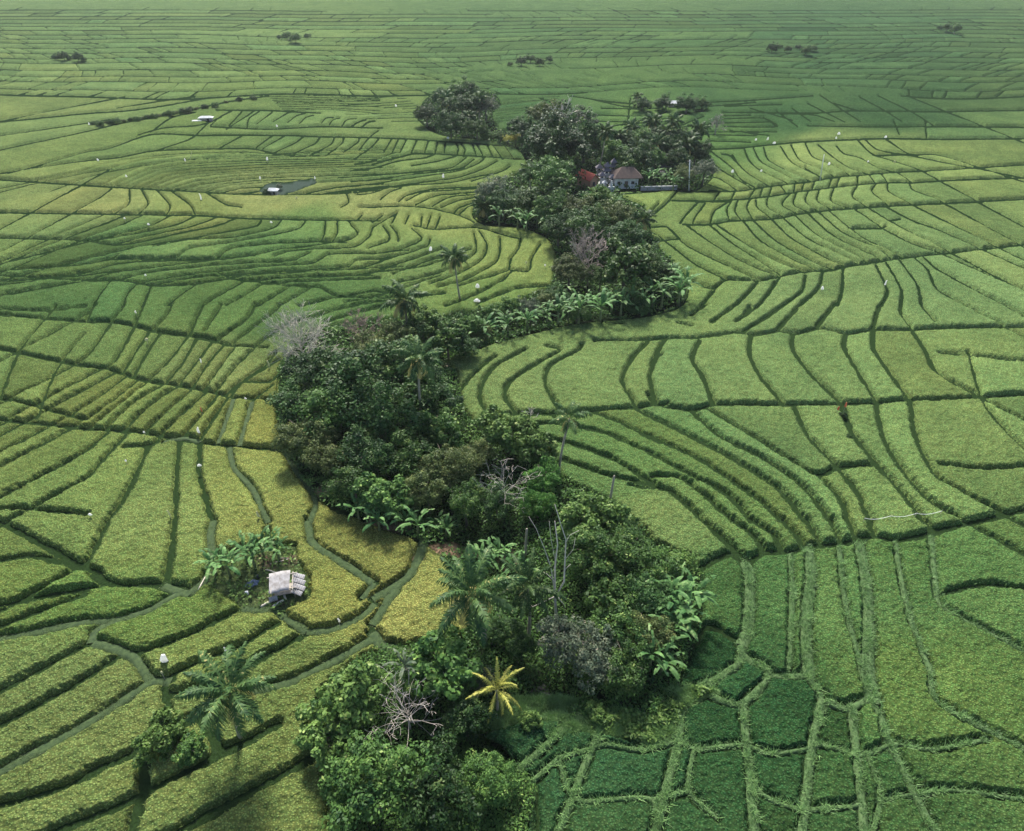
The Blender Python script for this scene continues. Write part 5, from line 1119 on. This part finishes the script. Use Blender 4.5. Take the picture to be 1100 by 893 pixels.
for t_, X_, Y_, w_, h_, lb, *r_ in [
 ('A',12,118,2,2,'white bird scarer at the far left edge below the hedge'),
 ('A',46,256,2,2.4,'white bird scarer left edge, above the upper ripe strip'),
 ('A',155,318,2.2,2.2,'white bird scarer among narrow terraces over the ripe strip, left'),
 ('A',380,256,1.6,3,'thin white flag on the fine terraces left of centre'),
 ('A',695,252,2.2,3.4,'white flag above the pale roofed field shelter'),
 ('A',668,326,2,3,'white flag just left above the pale roofed field shelter'),
 ('A',440,400,2,8,'tall narrow white flag on the ripe strip'),
 ('A',733,126,2,2,'white bird scarer by the far hooked bunds'),
 ('A',711,495,2.6,2,'white bag at the lower rim of the ripe strip'),
 ('A',240,503,3,2,'white bag on narrow terraces below the ripe strip, right of a smaller one'),
 ('A',148,480,2,1.8,'small white bag below the ripe strip, far left'),
 ('A',228,698,2.4,2,'white bag on the dark green terraces at left'),
 ('A',878,325,1.6,3,'thin white flag at the right end of the flooded plot'),
 ('A',808,402,2,2,'pale bag on the ripe strip right of the tall narrow flag','y'),
 ('B',90,48,2.4,2,'white bird scarer left of the far clump'),
 ('B',290,172,3,2,'white bag on the bund below the far clump'),
 ('B',271,318,2.6,4,'upright white flag on the curved terraces below the far clump'),
 ('B',222,598,3.6,4.5,'white flag above the lone slender palm'),
 ('B',402,740,5,4.5,'white flag right of the lone slender palm trunk'),
 ('B',400,796,8,3,'long white sheet hanging low near the narrow belt'),
 ('B',662,660,2,2,'small white bag near the inner bend of the belt'),
 ('B',590,650,2,2.4,'small pale bag left of the one at the inner bend','y'),
 ('C',400,178,2.4,2,'leftmost of four white bags on the dark far paddies'),
 ('C',445,175,1.8,3,'thin white flag second of the four on the dark far paddies'),
 ('C',470,191,3.6,2,'wide white bag right of the thin flag on the far paddies'),
 ('C',718,155,3.6,2.4,'white bag on the upper right far paddies, upper of two'),
 ('C',708,172,2,2,'small white bag just below the upper right one'),
 ('C',898,168,3.6,2,'white bag on the bund at the far right'),
 ('C',310,300,3,3,'white flag on the hanging curved bunds right of the palm grove'),
 ('C',420,298,2.4,2,'white bag right of the flag near the palm grove'),
 ('C',680,271,3.4,3,'white flag right of the tall leaning pole'),
 ('C',830,262,2,1.6,'small white bag between the leaning pole and right edge'),
 ('C',932,263,2,2,'pale bag on the crossing bunds near the right edge','y'),
 ('C',655,748,3,4,'white flag on the wide paddies right of the outer bend'),
 ('C',898,728,2.4,5.5,'upright white flag on the wide paddies, right side'),
 ('D',190,18,2.4,3,'white flag on the dark green paddies at left'),
 ('D',232,124,4,3,'pale cloth strip on the bund top left of the ribbed paddies','y'),
 ('D',440,205,1.8,5,'thin white flag amid the ribbed left paddies'),
 ('D',700,216,2,7,'tall yellowish flag left of the big dark grove','y'),
 ('D',612,350,2.6,2,'white bag on the bund left of the big dark grove'),
 ('D',442,392,2,6,'red cloth strip on the ribbed left paddies','r'),
 ('D',430,472,3,8,'large slanting white flag on the ribbed left paddies'),
 ('D',222,479,2.4,2,'white bag on the bund at the foot of the ribbed paddies'),
 ('D',152,589,2.6,2,'white bag on the large left paddy'),
 ('D',434,607,5,2.6,'wide white cloth over the bund between two long paddies'),
 ('D',318,790,2.4,8,'tall yellowish flag in the long left paddy','y'),
 ('D',660,795,3,9,'tall pale flag on the path above the banana plants','y'),
 ('D',15,795,5,2.4,'pale cloth at the left edge of the big paddies'),
 ('G',297,528,9,15,'large white sheet hanging in the narrow paddy above the bottom left palm'),
 ('G',289,580,3,3.4,'pale round bag below the large white sheet','y'),
 ('G',533,492,2.6,7,'pale upright flag behind the bottom left palm'),
 ('G',970,380,2.6,6,'small white flag on the path right of the hut field'),
 ('F',745,375,2.6,6,'orange cloth on a stake at the bund crossing, right of two','o'),
 ('F',716,388,2,5,'reddish cloth on a stake at the bund crossing, left of two','r'),
]:
    px_, py_ = T(t_, X_, Y_); scarer(px_, py_, w_, h_, lb, *(r_ or ['w']))
# pale string with tapes over the right paddies
def tape():
    a = at(929, 557, 1.3); b = at(1012, 549, 1.3); t = empty('scare_string', (a[0], a[1], 0)); tag(t, 'pale string stretched between stakes over the right paddies', 'string')
    dx, dy = b[0]-a[0], b[1]-a[1]; m = MB()
    m.tube([(dx*u, dy*u, 1.3-.35*math.sin(math.pi*((u*3) % 1))) for u in np.linspace(0, 1, 25)], .022, 5); m.build('string', WHITE, t)
    for u in (0, .333, .667, 1): MB().tube([(dx*u, dy*u, 0), (dx*u, dy*u, 1.5)], [.03, .02], 5).build('stake', WOODG, t)
tape()

# ------------------------------------------------------------------ thin haze over the valley
def haze():
    m, nt, out = newmat('haze'); v = N(nt, 'ShaderNodeVolumePrincipled'); v.inputs['Color'].default_value = (.80, .88, .92, 1); v.inputs['Density'].default_value = HZ; v.inputs['Anisotropy'].default_value = .2
    nt.links.new(v.outputs[0], out.inputs['Volume'])
    o = MB().box((0, 9000, 30), (40000, 60000, 80)).build('haze', m); tag(o, kind='stuff')
HZ = 0.00007
haze()
